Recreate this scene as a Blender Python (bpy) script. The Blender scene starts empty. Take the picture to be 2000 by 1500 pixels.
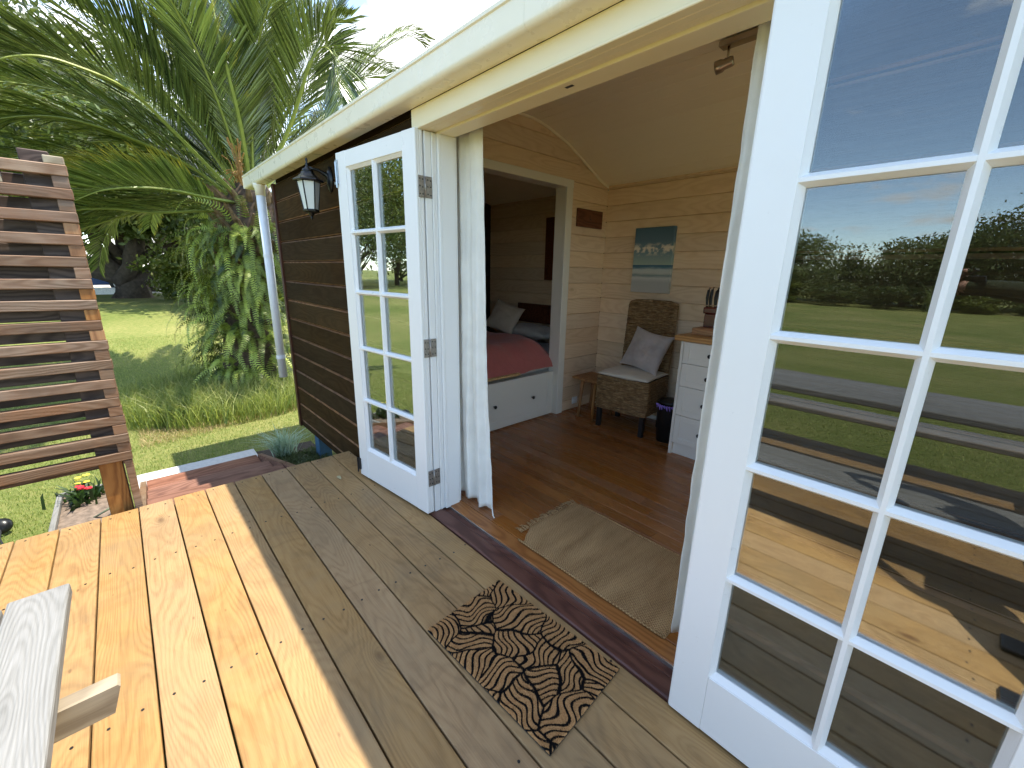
import bpy, bmesh, math, random
import numpy as np
from mathutils import Matrix, Vector, noise
random.seed(7)
C = bpy.context.scene
COL = C.collection
R = math.radians
# ------------------------------------------------------------------ camera
EYE = Vector((0.0, 0.0, 1.38))
YAW, PITCH, ROLL, FPX = -0.821851, -0.262093, 0.0202286, 814.518
cd = bpy.data.cameras.new('camera'); cam = bpy.data.objects.new('camera', cd); COL.objects.link(cam)
cd.sensor_width = 36.0; cd.lens = FPX / 2000 * 36.0; cd.clip_start = 0.03; cd.clip_end = 2000
_d = Vector((math.sin(YAW) * math.cos(PITCH), math.cos(YAW) * math.cos(PITCH), math.sin(PITCH)))
_r = _d.cross(Vector((0, 0, 1))).normalized(); _u = _r.cross(_d)
CR = _r * math.cos(ROLL) + _u * math.sin(ROLL); CU = -_r * math.sin(ROLL) + _u * math.cos(ROLL)
cam.matrix_world = Matrix(((CR.x, CU.x, -_d.x, EYE.x), (CR.y, CU.y, -_d.y, EYE.y), (CR.z, CU.z, -_d.z, EYE.z), (0, 0, 0, 1)))
C.camera = cam
# ------------------------------------------------------------------ light
SUN = Vector((0.17, 0.33, 1.0)).normalized()
w = bpy.data.worlds.new('World'); C.world = w; w.use_nodes = True
nt = w.node_tree; nt.nodes.clear()
def N(t, typ, **k):
    n = t.nodes.new(typ)
    for a, b in k.items(): setattr(n, a, b)
    return n
sky = N(nt, 'ShaderNodeTexSky'); sky.sky_type = 'NISHITA'; sky.sun_disc = False
sky.sun_elevation = math.asin(SUN.z); sky.sun_rotation = math.atan2(SUN.x, SUN.y)
sky.air_density = 0.7; sky.dust_density = 0.15; sky.ozone_density = 3.0
SKY_STRENGTH = 0.15
tc = N(nt, 'ShaderNodeTexCoord'); sep = N(nt, 'ShaderNodeSeparateXYZ'); nt.links.new(tc.outputs['Generated'], sep.inputs[0])
def wm(op, a, b=None, clamp=False):
    n = N(nt, 'ShaderNodeMath', operation=op, use_clamp=clamp)
    for i, v in enumerate((a, b)):
        if v is None: continue
        if isinstance(v, (int, float)): n.inputs[i].default_value = v
        else: nt.links.new(v, n.inputs[i])
    return n.outputs[0]
zz = wm('ADD', wm('MAXIMUM', sep.outputs[2], 0.0), 0.22)
comb = N(nt, 'ShaderNodeCombineXYZ'); nt.links.new(wm('DIVIDE', sep.outputs[0], zz), comb.inputs[0]); nt.links.new(wm('DIVIDE', sep.outputs[1], zz), comb.inputs[1])
cn = N(nt, 'ShaderNodeTexNoise'); cn.inputs['Scale'].default_value = 2.1; cn.inputs['Detail'].default_value = 9; cn.inputs['Roughness'].default_value = 0.58
nt.links.new(comb.outputs[0], cn.inputs['Vector'])
bias = wm('ADD', wm('MULTIPLY', sep.outputs[0], -0.09), wm('MULTIPLY', sep.outputs[1], 0.07))
bias = wm('ADD', bias, wm('MULTIPLY', sep.outputs[2], 0.05))  # cloud thickened overhead, out of view, as fill light
low = wm('MULTIPLY', wm('SUBTRACT', 0.25, sep.outputs[2], True), 0.25)
cov = wm('ADD', wm('ADD', cn.outputs[0], bias), low)
cmask = N(nt, 'ShaderNodeMapRange'); cmask.inputs[1].default_value = 0.53; cmask.inputs[2].default_value = 0.68; nt.links.new(cov, cmask.inputs[0])
cshade = N(nt, 'ShaderNodeMapRange'); cshade.inputs[1].default_value = 0.55; cshade.inputs[2].default_value = 0.85
cshade.inputs[3].default_value = 4.2; cshade.inputs[4].default_value = 2.6; nt.links.new(cov, cshade.inputs[0])
ccol = N(nt, 'ShaderNodeVectorMath', operation='SCALE'); ccol.inputs[0].default_value = (1.0, 0.985, 0.95); nt.links.new(cshade.outputs[0], ccol.inputs['Scale'])
cmix = N(nt, 'ShaderNodeMix', data_type='RGBA')
nt.links.new(wm('MULTIPLY', cmask.outputs[0], 0.93), cmix.inputs[0]); stint = N(nt, 'ShaderNodeMix', data_type='RGBA', blend_type='MULTIPLY'); stint.inputs[0].default_value = 1.0; stint.inputs[7].default_value = (1.09, 1.0, 0.84, 1)
nt.links.new(sky.outputs[0], stint.inputs[6]); nt.links.new(stint.outputs[2], cmix.inputs[6]); nt.links.new(ccol.outputs[0], cmix.inputs[7])
bg = N(nt, 'ShaderNodeBackground'); bg.inputs[1].default_value = SKY_STRENGTH; nt.links.new(cmix.outputs[2], bg.inputs[0])
wo = N(nt, 'ShaderNodeOutputWorld'); nt.links.new(bg.outputs[0], wo.inputs[0])
sl = bpy.data.lights.new('sun', 'SUN'); sl.energy = 2.05; sl.angle = R(0.53); sl.color = (1.0, 0.925, 0.80)
so = bpy.data.objects.new('sun', sl); COL.objects.link(so); so.rotation_euler = (-SUN).to_track_quat('-Z', 'Y').to_euler(); so.location = (0, 0, 12)
C.view_settings.view_transform = 'Standard'; C.view_settings.look = 'None'; C.view_settings.gamma = 1.0
C.view_settings.use_curve_mapping = False; C.view_settings.exposure = 2.36
C.cycles.max_bounces = 10; C.cycles.diffuse_bounces = 8; C.cycles.glossy_bounces = 4; C.cycles.transmission_bounces = 6; C.cycles.transparent_max_bounces = 12
C.cycles.caustics_reflective = False; C.cycles.caustics_refractive = False; C.cycles.use_denoising = True; C.cycles.sample_clamp_indirect = 8.0

# ------------------------------------------------------------------ helpers
def ray(u, v): return CR * ((u - 1000) / FPX) - CU * ((v - 750) / FPX) + _d
def PX(u, v, x): d = ray(u, v); return EYE + d * (x / d.x)          # survey of the place: where a sight line meets a plane
def PY(u, v, y): d = ray(u, v); return EYE + d * (y / d.y)
def PZ(u, v, z): d = ray(u, v); return EYE + d * ((z - EYE.z) / d.z)
WM = {}
def link(o, parent=None, M=None):
    COL.objects.link(o); M = M or Matrix.Identity(4)
    if parent is not None:
        o.parent = parent; o.matrix_parent_inverse = WM[parent.name].inverted()
    o.matrix_basis = M; WM[o.name] = M.copy(); return o
def props(o, label=None, cat=None, group=None, kind=None):
    if label: o['label'] = label
    if cat: o['category'] = cat
    if group: o['group'] = group
    if kind: o['kind'] = kind
    return o
def empty(name, loc=(0, 0, 0), rz=0.0, parent=None, M=None, **k):
    o = bpy.data.objects.new(name, None); o.empty_display_size = 0.1
    M = M or (Matrix.Translation(loc) @ Matrix.Rotation(rz, 4, 'Z'))
    link(o, parent, M); return props(o, **k)
def mobj(name, me, mat=None, parent=None, M=None, smooth=False, **k):
    o = bpy.data.objects.new(name, me); link(o, parent, M)
    if mat is not None and not me.materials: me.materials.append(mat)
    if smooth:
        for p in me.polygons: p.use_smooth = True
    return props(o, **k)
def fin(name, bm, mat=None, parent=None, M=None, smooth=False, **k):
    bmesh.ops.recalc_face_normals(bm, faces=bm.faces[:])
    me = bpy.data.meshes.new(name); bm.to_mesh(me); bm.free()
    return mobj(name, me, mat, parent, M, smooth, **k)
def nb(): return bmesh.new()
def box(bm, lo, hi, bev=0.0, M=None, seg=1):
    lo = Vector(lo); hi = Vector(hi); c = (lo + hi) / 2; s = hi - lo
    t = bmesh.new(); bmesh.ops.create_cube(t, size=1.0, matrix=Matrix.Translation(c) @ Matrix.Diagonal((abs(s.x), abs(s.y), abs(s.z), 1)))
    if bev > 0: bmesh.ops.bevel(t, geom=t.edges[:], offset=bev, segments=seg, affect='EDGES', profile=0.5)
    if M is not None: bmesh.ops.transform(t, matrix=M, verts=t.verts[:])
    add(bm, t); return bm
def add(bm, t):
    me = bpy.data.meshes.new('tmp'); t.to_mesh(me); t.free(); bm.from_mesh(me); bpy.data.meshes.remove(me)
def prism(bm, prof, axis, a, b, M=None):
    """2D outline swept along an axis; prof gives the other two coords in cyclic xyz order"""
    t = bmesh.new(); n = len(prof)
    def P(q, h):
        if axis == 'x': return (h, q[0], q[1])
        if axis == 'y': return (q[0], h, q[1])
        return (q[0], q[1], h)
    A = [t.verts.new(P(q, a)) for q in prof]; B = [t.verts.new(P(q, b)) for q in prof]
    for i in range(n): t.faces.new((A[i], A[(i + 1) % n], B[(i + 1) % n], B[i]))
    t.faces.new(A); t.faces.new(B[::-1])
    if M is not None: bmesh.ops.transform(t, matrix=M, verts=t.verts[:])
    add(bm, t); return bm
def tube(bm, pts, rad, n=8, cap=True, M=None):
    pts = [Vector(p) for p in pts]; rad = rad if isinstance(rad, (list, tuple)) else [rad] * len(pts)
    t = bmesh.new(); rings = []; up = Vector((0, 0, 1))
    for i, p in enumerate(pts):
        T = (pts[min(i + 1, len(pts) - 1)] - pts[max(i - 1, 0)]).normalized()
        a = up if abs(T.dot(up)) < 0.95 else Vector((1, 0, 0))
        X = T.cross(a).normalized(); Y = X.cross(T)
        rings.append([t.verts.new(p + (X * math.cos(2 * math.pi * k / n) + Y * math.sin(2 * math.pi * k / n)) * rad[i]) for k in range(n)])
    for A, B in zip(rings, rings[1:]):
        for k in range(n): t.faces.new((A[k], A[(k + 1) % n], B[(k + 1) % n], B[k]))
    if cap: t.faces.new(rings[0][::-1]); t.faces.new(rings[-1])
    if M is not None: bmesh.ops.transform(t, matrix=M, verts=t.verts[:])
    add(bm, t); return bm
def lathe(bm, prof, n=24, M=None):
    t = bmesh.new(); rings = [[t.verts.new((r * math.cos(2 * math.pi * k / n), r * math.sin(2 * math.pi * k / n), z)) for k in range(n)] for r, z in prof]
    for A, B in zip(rings, rings[1:]):
        for k in range(n): t.faces.new((A[k], A[(k + 1) % n], B[(k + 1) % n], B[k]))
    t.faces.new(rings[0][::-1]); t.faces.new(rings[-1])
    if M is not None: bmesh.ops.transform(t, matrix=M, verts=t.verts[:])
    add(bm, t); return bm
def npmesh(name, V, F, attr=None):
    """V (n,3), F (m,k) numpy"""
    me = bpy.data.meshes.new(name); V = np.asarray(V, np.float32); F = np.asarray(F, np.int32)
    m, k = F.shape
    me.vertices.add(len(V)); me.vertices.foreach_set('co', V.ravel())
    me.loops.add(m * k); me.loops.foreach_set('vertex_index', F.ravel())
    me.polygons.add(m); me.polygons.foreach_set('loop_start', np.arange(0, m * k, k, dtype=np.int32))
    me.update(calc_edges=True)
    for an, av in (attr or {}).items():
        a = me.attributes.new(an, 'FLOAT', 'POINT'); a.data.foreach_set('value', np.asarray(av, np.float32))
    return me

# ------------------------------------------------------------------ materials
class Mt:
    def __init__(s, name, rough=0.6, spec=0.5):
        s.m = bpy.data.materials.new(name); s.m.use_nodes = True; s.t = s.m.node_tree; s.t.nodes.clear()
        s.out = N(s.t, 'ShaderNodeOutputMaterial'); s.b = N(s.t, 'ShaderNodeBsdfPrincipled')
        s.b.inputs['Roughness'].default_value = rough; s.b.inputs['Specular IOR Level'].default_value = spec
        s.l(s.b.outputs[0], s.out.inputs[0])
    def l(s, a, b): s.t.links.new(a, b)
    def node(s, typ, **k): return N(s.t, typ, **k)
    def setv(s, inp, v):
        if v is None: return
        if hasattr(v, 'is_output') or isinstance(v, bpy.types.NodeSocket): s.l(v, inp)
        elif isinstance(v, (tuple, list)): inp.default_value = tuple(v) + ((1,) if len(v) == 3 and inp.type == 'RGBA' else ())
        else: inp.default_value = v
    def math(s, op, a, b=None, c=None, clamp=False):
        n = s.node('ShaderNodeMath', operation=op, use_clamp=clamp)
        for i, v in enumerate((a, b, c)): s.setv(n.inputs[i], v)
        return n.outputs[0]
    def vec(s, op, a, b=None):
        n = s.node('ShaderNodeVectorMath', operation=op); s.setv(n.inputs[0], a)
        if b is not None: s.setv(n.inputs[1], b)
        return n.outputs[0]
    def coord(s, kind='Object'): return s.node('ShaderNodeTexCoord').outputs[kind]
    def rnd(s): return s.node('ShaderNodeObjectInfo').outputs['Random']
    def noise(s, v, scale, detail=4, rough=0.55, dist=0.0):
        n = s.node('ShaderNodeTexNoise'); s.l(v, n.inputs['Vector']); n.inputs['Scale'].default_value = scale
        n.inputs['Detail'].default_value = detail; n.inputs['Roughness'].default_value = rough; n.inputs['Distortion'].default_value = dist
        return n.outputs[0]
    def ramp(s, f, stops):
        n = s.node('ShaderNodeValToRGB'); cr = n.color_ramp
        while len(cr.elements) < len(stops): cr.elements.new(0.5)
        for e, (p, c) in zip(cr.elements, stops): e.position = p; e.color = tuple(c) + (1,)
        s.l(f, n.inputs[0]); return n.outputs[0]
    def rng(s, f, a, b, c=0.0, d=1.0):
        n = s.node('ShaderNodeMapRange'); s.l(f, n.inputs[0])
        for i, v in zip((1, 2, 3, 4), (a, b, c, d)): n.inputs[i].default_value = v
        return n.outputs[0]
    def mix(s, f, a, b, mode='MIX'):
        n = s.node('ShaderNodeMix', data_type='RGBA', blend_type=mode)
        s.setv(n.inputs[0], f); s.setv(n.inputs[6], a); s.setv(n.inputs[7], b); return n.outputs[2]
    def bump(s, h, strength=0.3, dist=0.002):
        n = s.node('ShaderNodeBump'); n.inputs['Strength'].default_value = strength; n.inputs['Distance'].default_value = dist
        s.l(h, n.inputs['Height']); s.l(n.outputs[0], s.b.inputs['Normal']); return n.outputs[0]
    def color(s, c): s.setv(s.b.inputs['Base Color'], c); return s
    def rough(s, v): s.setv(s.b.inputs['Roughness'], v); return s

def wood(name, axis, dark, mid, light, knots=0.5, rough=0.55, grain=1.0, stain=None, stain_amt=0.0, var=0.25, knotcol=None, bump=0.25, spec=0.35, ringamp=0.30, kscale=3.6, figure=0.0):
    """plank timber: long growth rings that bend round knots, pores, a tone of its own per board"""
    m = Mt(name, rough, spec); co = m.coord(); r = m.rnd()
    off = m.node('ShaderNodeCombineXYZ')
    for i, k in enumerate((37.0, 91.0, 53.0)): m.l(m.math('MULTIPLY', r, k), off.inputs[i])
    p = m.vec('ADD', co, off.outputs[0])
    long = {'x': (0.16, 1, 1), 'y': (1, 0.16, 1), 'z': (1, 1, 0.16)}[axis]
    kn = {'x': (0.42, 1, 1), 'y': (1, 0.42, 1), 'z': (1, 1, 0.42)}[axis]
    pl = m.vec('MULTIPLY', p, long)
    # knots
    vk = m.node('ShaderNodeTexVoronoi'); vk.inputs['Scale'].default_value = kscale; vk.inputs['Randomness'].default_value = 1.0
    wob = m.noise(p, 9, 2)
    pk = m.vec('ADD', m.vec('MULTIPLY', p, kn), m.vec('MULTIPLY', m.vec('SUBTRACT', m.node('ShaderNodeTexNoise').outputs[1], (0.5, 0.5, 0.5)), (0, 0, 0)))
    m.l(pk, vk.inputs['Vector']); dk = vk.outputs['Distance']
    sepc = m.node('ShaderNodeSeparateColor'); m.l(vk.outputs['Color'], sepc.inputs[0])
    on = m.math('GREATER_THAN', sepc.outputs[0], 1.0 - knots)
    near = m.math('MULTIPLY', m.rng(dk, 0.0, 0.22, 1.0, 0.0), on)
    near2 = m.math('MULTIPLY', near, near)
    n1 = m.noise(pl, 3.2, 2, 0.5); ringv = m.math('ADD', m.math('MULTIPLY', n1, 26.0 * grain), m.math('MULTIPLY', near2, 5.0))
    ringv = m.math('ADD', ringv, m.math('MULTIPLY', wob, 0.8))
    ring = m.math('MULTIPLY', m.math('ADD', m.math('SINE', m.math('MULTIPLY', ringv, 6.283)), 1.0), 0.5)
    ring = m.math('POWER', ring, 1.6)
    fine = m.noise(m.vec('MULTIPLY', p, {'x': (0.03, 1, 1), 'y': (1, 0.03, 1), 'z': (1, 1, 0.03)}[axis]), 260, 3, 0.6)
    blot = m.noise(pl, 5.0, 5, 0.6)
    f = m.math('ADD', m.math('MULTIPLY', ring, ringamp), m.math('ADD', m.math('MULTIPLY', fine, 0.34), m.math('MULTIPLY', blot, 0.42)))
    c = m.ramp(f, [(0.28 - (0.3 - ringamp) * 0.4, light), (0.55 - (0.3 - ringamp) * 0.5, mid), (0.85 - (0.3 - ringamp) * 0.6, dark)])
    kc = knotcol or tuple(x * 0.35 for x in dark)
    if figure:
        fg = m.noise(m.vec('MULTIPLY', p, {'x': (1.0, 1.3, 1), 'y': (1.3, 1.0, 1), 'z': (1.3, 1, 1.0)}[axis]), 2.6, 5, 0.5, 0.8)
        fs = m.math('SINE', m.math('MULTIPLY', fg, 24.0)); c = m.mix(m.math('MULTIPLY', m.rng(fs, 0.35, 1.0), figure), c, light); c = m.mix(m.math('MULTIPLY', m.rng(fs, -0.5, -1.0), figure), c, dark)
        sp = m.node('ShaderNodeTexVoronoi'); sp.inputs['Scale'].default_value = 21.0; m.l(m.vec('MULTIPLY', p, kn), sp.inputs['Vector']); ss = m.node('ShaderNodeSeparateColor'); m.l(sp.outputs['Color'], ss.inputs[0])
        c = m.mix(m.math('MULTIPLY', m.math('MULTIPLY', m.rng(sp.outputs['Distance'], 0.05, 0.13, 1, 0), m.math('GREATER_THAN', ss.outputs[1], 0.86)), 0.7), c, kc)
    c = m.mix(m.rng(near, 0.62, 0.86), c, kc); c = m.mix(m.math('MULTIPLY', m.rng(near, 0.25, 0.75), 0.35), c, dark)
    hv = m.node('ShaderNodeHueSaturation'); m.l(m.rng(r, 0, 1, 1 - var, 1 + var), hv.inputs['Value']); m.l(c, hv.inputs['Color'])
    m.l(m.rng(m.math('FRACT', m.math('MULTIPLY', r, 17.0)), 0, 1, 0.9, 1.06), hv.inputs['Saturation']); c = hv.outputs[0]
    if stain: c = m.mix(m.math('MULTIPLY', m.rng(m.noise(p, 2.3, 6, 0.65), 0.42, 0.68), stain_amt), c, stain)
    m.color(c); m.rough(m.rng(f, 0.2, 0.9, max(rough - 0.12, 0.05), min(rough + 0.12, 1)))
    if bump: m.bump(m.math('ADD', m.math('MULTIPLY', ring, -0.4), m.math('MULTIPLY', fine, 0.8)), bump, 0.0015)
    return m.m
def paint(name, col, rough=0.42, dirt=0.06, dcol=(0.45, 0.4, 0.3), bump=0.12):
    m = Mt(name, rough, 0.5); p = m.coord()
    c = m.mix(m.math('MULTIPLY', m.rng(m.noise(p, 3.0, 7, 0.7), 0.45, 0.75), dirt * 3), col, tuple(a * b for a, b in zip(col, (0.88, 0.86, 0.8))))
    c = m.mix(m.math('MULTIPLY', m.rng(m.noise(p, 60, 2, 0.5), 0.72, 0.80), 0.12), c, dcol)
    m.color(c); m.rough(m.rng(m.noise(p, 14, 4), 0.3, 0.7, rough - 0.08, rough + 0.12))
    m.bump(m.math('ADD', m.noise(m.vec('MULTIPLY', p, (1, 1, 0.06)), 160, 4, 0.6), m.noise(p, 7, 3)), bump * 1.6, 0.0014); return m.m
def plain(name, col, rough=0.5, metal=0.0, nz=0.15, scale=20, bump=0.0, bscale=120, spec=0.5):
    m = Mt(name, rough, spec); p = m.coord()
    m.color(m.mix(m.rng(m.noise(p, scale, 5, 0.6), 0.3, 0.7), tuple(a * (1 - nz) for a in col), tuple(min(a * (1 + nz), 1) for a in col)))
    m.b.inputs['Metallic'].default_value = metal
    if bump: m.bump(m.noise(p, bscale, 4), bump, 0.002)
    return m.m
def leafmat(name, dark, light, tip=None, rough=0.42, trans=0.3, tipstart=0.72, objvar=0.25, spec=0.5):
    m = Mt(name, rough, spec); p = m.coord(); g = m.node('ShaderNodeNewGeometry')
    rn = m.node('ShaderNodeAttribute', attribute_name='rn'); t = m.node('ShaderNodeAttribute', attribute_name='t')
    c = m.mix(rn.outputs['Fac'], dark, light)
    hv = m.node('ShaderNodeHueSaturation'); m.l(c, hv.inputs['Color']); m.l(m.rng(m.rnd(), 0, 1, 1 - objvar, 1 + objvar), hv.inputs['Value']); c = hv.outputs[0]
    if tip:
        amt = m.math('MULTIPLY', m.rng(t.outputs['Fac'], tipstart, 1.0), m.rng(m.math('ADD', m.rnd(), m.math('MULTIPLY', rn.outputs['Fac'], 0.4)), 0.55, 1.15))
        c = m.mix(amt, c, tip)
    m.color(c)
    tr = m.node('ShaderNodeBsdfTranslucent'); m.l(m.mix(0.5, c, (light[0] * 1.5, light[1] * 1.6, light[2]), 'MIX'), tr.inputs[0])
    ms = m.node('ShaderNodeMixShader'); ms.inputs[0].default_value = trans
    m.l(m.b.outputs[0], ms.inputs[1]); m.l(tr.outputs[0], ms.inputs[2]); m.l(ms.outputs[0], m.out.inputs[0])
    return m.m

M_DECK = wood('treated_pine', 'x', (0.145, 0.078, 0.029), (0.315, 0.186, 0.075), (0.41, 0.258, 0.112), knots=0.75, rough=0.62, stain=(0.20, 0.16, 0.10), stain_amt=0.4, var=0.045, figure=0.2, knotcol=(0.10, 0.042, 0.015), bump=0.45, ringamp=0.12, kscale=4.4, grain=1.9)
M_DARKWALL = wood('stained_weatherboard', 'x', (0.016, 0.008, 0.003), (0.036, 0.019, 0.0075), (0.070, 0.038, 0.014), knots=0.35, rough=0.8, spec=0.05, stain=(0.034, 0.026, 0.013), stain_amt=0.45, var=0.3, bump=0.5, ringamp=0.09)
M_WORN = wood('worn_orange_board_edge', 'x', (0.06, 0.025, 0.009), (0.14, 0.058, 0.02), (0.22, 0.10, 0.035), knots=0.1, rough=0.5, var=0.3)
M_REDTRIM = wood('red_stained_timber', 'z', (0.03, 0.008, 0.005), (0.06, 0.017, 0.009), (0.09, 0.03, 0.013), knots=0.1, rough=0.45, var=0.1)
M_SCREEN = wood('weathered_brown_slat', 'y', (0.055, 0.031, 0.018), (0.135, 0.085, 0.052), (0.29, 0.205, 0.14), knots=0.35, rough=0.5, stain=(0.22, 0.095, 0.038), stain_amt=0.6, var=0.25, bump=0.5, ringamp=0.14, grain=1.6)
M_SCREENB = wood('shaded_brown_slat', 'y', (0.025, 0.014, 0.01), (0.055, 0.032, 0.022), (0.10, 0.062, 0.045), knots=0.3, rough=0.6, var=0.2)  # darker copy of the slat timber; shade behind the front slats is in its colour
M_POST = wood('orange_stained_post', 'z', (0.14, 0.055, 0.015), (0.25, 0.11, 0.035), (0.34, 0.17, 0.06), knots=0.4, rough=0.5, var=0.15, bump=0.4)
M_STEP = wood('red_brown_decking', 'y', (0.09, 0.035, 0.022), (0.17, 0.075, 0.048), (0.25, 0.12, 0.08), knots=0.15, rough=0.55, var=0.15)
M_LINING = wood('limewashed_pine', 'x', (0.52, 0.37, 0.23), (0.68, 0.52, 0.35), (0.77, 0.62, 0.45), knots=0.5, rough=0.5, var=0.08, knotcol=(0.26, 0.13, 0.06), bump=0.15, ringamp=0.14)
M_LININGY = wood('limewashed_pine_across', 'y', (0.52, 0.36, 0.225), (0.68, 0.51, 0.34), (0.77, 0.61, 0.44), knots=0.5, rough=0.5, var=0.08, knotcol=(0.26, 0.13, 0.06), bump=0.15, ringamp=0.14)
M_FLOOR = wood('varnished_floorboard', 'x', (0.15, 0.050, 0.012), (0.25, 0.092, 0.023), (0.33, 0.135, 0.038), knots=0.08, rough=0.3, var=0.15, ringamp=0.12, bump=0.05, spec=0.5)
M_SILL = wood('dark_hardwood_sill', 'x', (0.05, 0.018, 0.013), (0.095, 0.036, 0.025), (0.145, 0.062, 0.043), knots=0.03, rough=0.4, var=0.05, bump=0.3)
M_SILLIN = wood('orange_hardwood_strip', 'x', (0.16, 0.055, 0.014), (0.28, 0.105, 0.028), (0.36, 0.15, 0.045), knots=0.03, rough=0.35, var=0.05, bump=0.1)
M_BENCH = wood('silvered_pine', 'x', (0.085, 0.085, 0.08), (0.18, 0.18, 0.172), (0.27, 0.27, 0.265), knots=0.5, rough=0.8, var=0.08, knotcol=(0.14, 0.13, 0.12), bump=0.9, grain=2.4, ringamp=0.10)
M_BENCHEND = wood('cut_pine_brace', 'y', (0.17, 0.13, 0.085), (0.27, 0.22, 0.15), (0.36, 0.31, 0.22), knots=0.1, rough=0.75, var=0.08)
M_OAK = wood('light_worktop_timber', 'x', (0.30, 0.13, 0.035), (0.46, 0.23, 0.07), (0.58, 0.33, 0.12), knots=0.02, rough=0.4, var=0.1)
M_BOARD = wood('chopping_board_timber', 'x', (0.22, 0.09, 0.035), (0.36, 0.17, 0.07), (0.46, 0.25, 0.11), knots=0.02, rough=0.5, var=0.1)
M_STOOL = wood('stool_timber', 'z', (0.16, 0.065, 0.02), (0.26, 0.12, 0.04), (0.34, 0.17, 0.06), knots=0.02, rough=0.45, var=0.1)
M_TRAY = wood('yellow_pine_tray', 'x', (0.36, 0.20, 0.06), (0.50, 0.31, 0.11), (0.6, 0.4, 0.16), knots=0.1, rough=0.45, var=0.05)
M_REDWOOD = wood('dark_red_timber', 'y', (0.05, 0.013, 0.006), (0.11, 0.032, 0.013), (0.16, 0.055, 0.022), knots=0.1, rough=0.4, var=0.1)
M_WHITE = paint('white_gloss_paint', (0.80, 0.80, 0.79), 0.35, 0.03)
M_CREAMBOUNCE = paint('cream_bounce_paint', (0.80, 0.71, 0.49), 0.4, 0.06)  # yellow tone carries the light bounced up from the deck
M_GUTTER = paint('cream_gutter_enamel', (0.83, 0.765, 0.61), 0.3, 0.04, bump=0.02)  # cream deepened with the warm bounce off the deck
M_CEIL = paint('white_ceiling_paint', (0.88, 0.82, 0.68), 0.5, 0.03)
M_UNIT = paint('off_white_cabinet_paint', (0.72, 0.70, 0.64), 0.4, 0.03, bump=0.02)
M_PIPE = plain('white_pvc', (0.78, 0.79, 0.80), 0.3, nz=0.03)
M_STEEL = plain('galvanised_steel', (0.32, 0.29, 0.26), 0.5, 0.7, 0.2, 90)
M_ZINC = plain('zinc_bolt_metal', (0.42, 0.46, 0.50), 0.35, 0.8, 0.1, 40)
M_BLACK = plain('black_plastic', (0.012, 0.012, 0.013), 0.45)
M_BLACKMETAL = plain('black_lantern_metal', (0.008, 0.009, 0.010), 0.3, 0.0, 0.2, 60, spec=0.35)
M_ALU = plain('aluminium_strip', (0.5, 0.48, 0.46), 0.3, 0.9, 0.1)
M_NICKEL = plain('brushed_nickel', (0.42, 0.37, 0.30), 0.28, 1.0, 0.1)
M_ROOF = plain('roof_steel', (0.16, 0.20, 0.24), 0.45, 0.2)
M_BLUE = plain('blue_pile_paint', (0.05, 0.13, 0.22), 0.6)
M_CONC = plain('concrete', (0.50, 0.49, 0.46), 0.85, nz=0.12, scale=30, bump=0.3)
M_SOIL = plain('soil', (0.045, 0.032, 0.022), 0.95, nz=0.5, scale=40, bump=0.8, bscale=60)
M_BARK = plain('mulch_bark', (0.16, 0.12, 0.09), 0.9, nz=0.5, scale=25, bump=0.6)
M_FROST = plain('frosted_glass', (0.62, 0.66, 0.64), 0.25, nz=0.05, scale=8)

def glassmat():
    m = Mt('window_glass'); m.t.nodes.remove(m.b)
    fr = m.node('ShaderNodeFresnel'); fr.inputs[0].default_value = 2.05
    gl = m.node('ShaderNodeBsdfGlossy'); gl.inputs['Roughness'].default_value = 0.0; gl.inputs['Color'].default_value = (0.95, 0.98, 1, 1)
    bp = m.node('ShaderNodeBump'); bp.inputs['Strength'].default_value = 0.05; bp.inputs['Distance'].default_value = 0.002
    m.l(m.noise(m.coord(), 5, 1), bp.inputs['Height']); m.l(bp.outputs[0], gl.inputs['Normal'])
    tr = m.node('ShaderNodeBsdfTransparent'); tr.inputs[0].default_value = (0.93, 0.96, 0.95, 1)
    ms = m.node('ShaderNodeMixShader'); f = m.math('MULTIPLY', fr.outputs[0], 0.57, clamp=True)
    m.l(f, ms.inputs[0]); m.l(tr.outputs[0], ms.inputs[1]); m.l(gl.outputs[0], ms.inputs[2]); m.l(ms.outputs[0], m.out.inputs[0]); return m.m
M_GLASS = glassmat()
def fabric(name, col, rough=0.9, wrinkle=0.3, weave=700, sheen=0.2, trans=0.0, nz=0.06):
    m = Mt(name, rough, 0.2); p = m.coord()
    c = m.mix(m.rng(m.noise(p, 7, 5), 0.3, 0.7), tuple(a * (1 - nz) for a in col), tuple(min(a * (1 + nz), 1) for a in col)); m.color(c)
    m.b.inputs['Sheen Weight'].default_value = sheen
    m.bump(m.math('ADD', m.math('MULTIPLY', m.noise(p, 9, 4, 0.6, 0.8), 6.0), m.math('MULTIPLY', m.noise(p, weave, 1), 0.4)), wrinkle, 0.004)
    if trans:
        tr = m.node('ShaderNodeBsdfTranslucent'); m.l(c, tr.inputs[0]); ms = m.node('ShaderNodeMixShader'); ms.inputs[0].default_value = trans
        m.l(m.b.outputs[0], ms.inputs[1]); m.l(tr.outputs[0], ms.inputs[2]); m.l(ms.outputs[0], m.out.inputs[0])
    return m.m
M_CURTAIN = fabric('cotton_curtain', (0.87, 0.86, 0.81), wrinkle=0.35, trans=0.2, sheen=0.0)
M_CUSHION = fabric('lilac_grey_cushion_fabric', (0.42, 0.38, 0.37), 0.6, 0.4, 300, 0.6, nz=0.2)
M_PAD = fabric('cream_seat_pad_fabric', (0.62, 0.58, 0.50), wrinkle=0.15)
M_DUVET = fabric('dusty_red_linen', (0.40, 0.12, 0.11), wrinkle=0.6)
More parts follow.
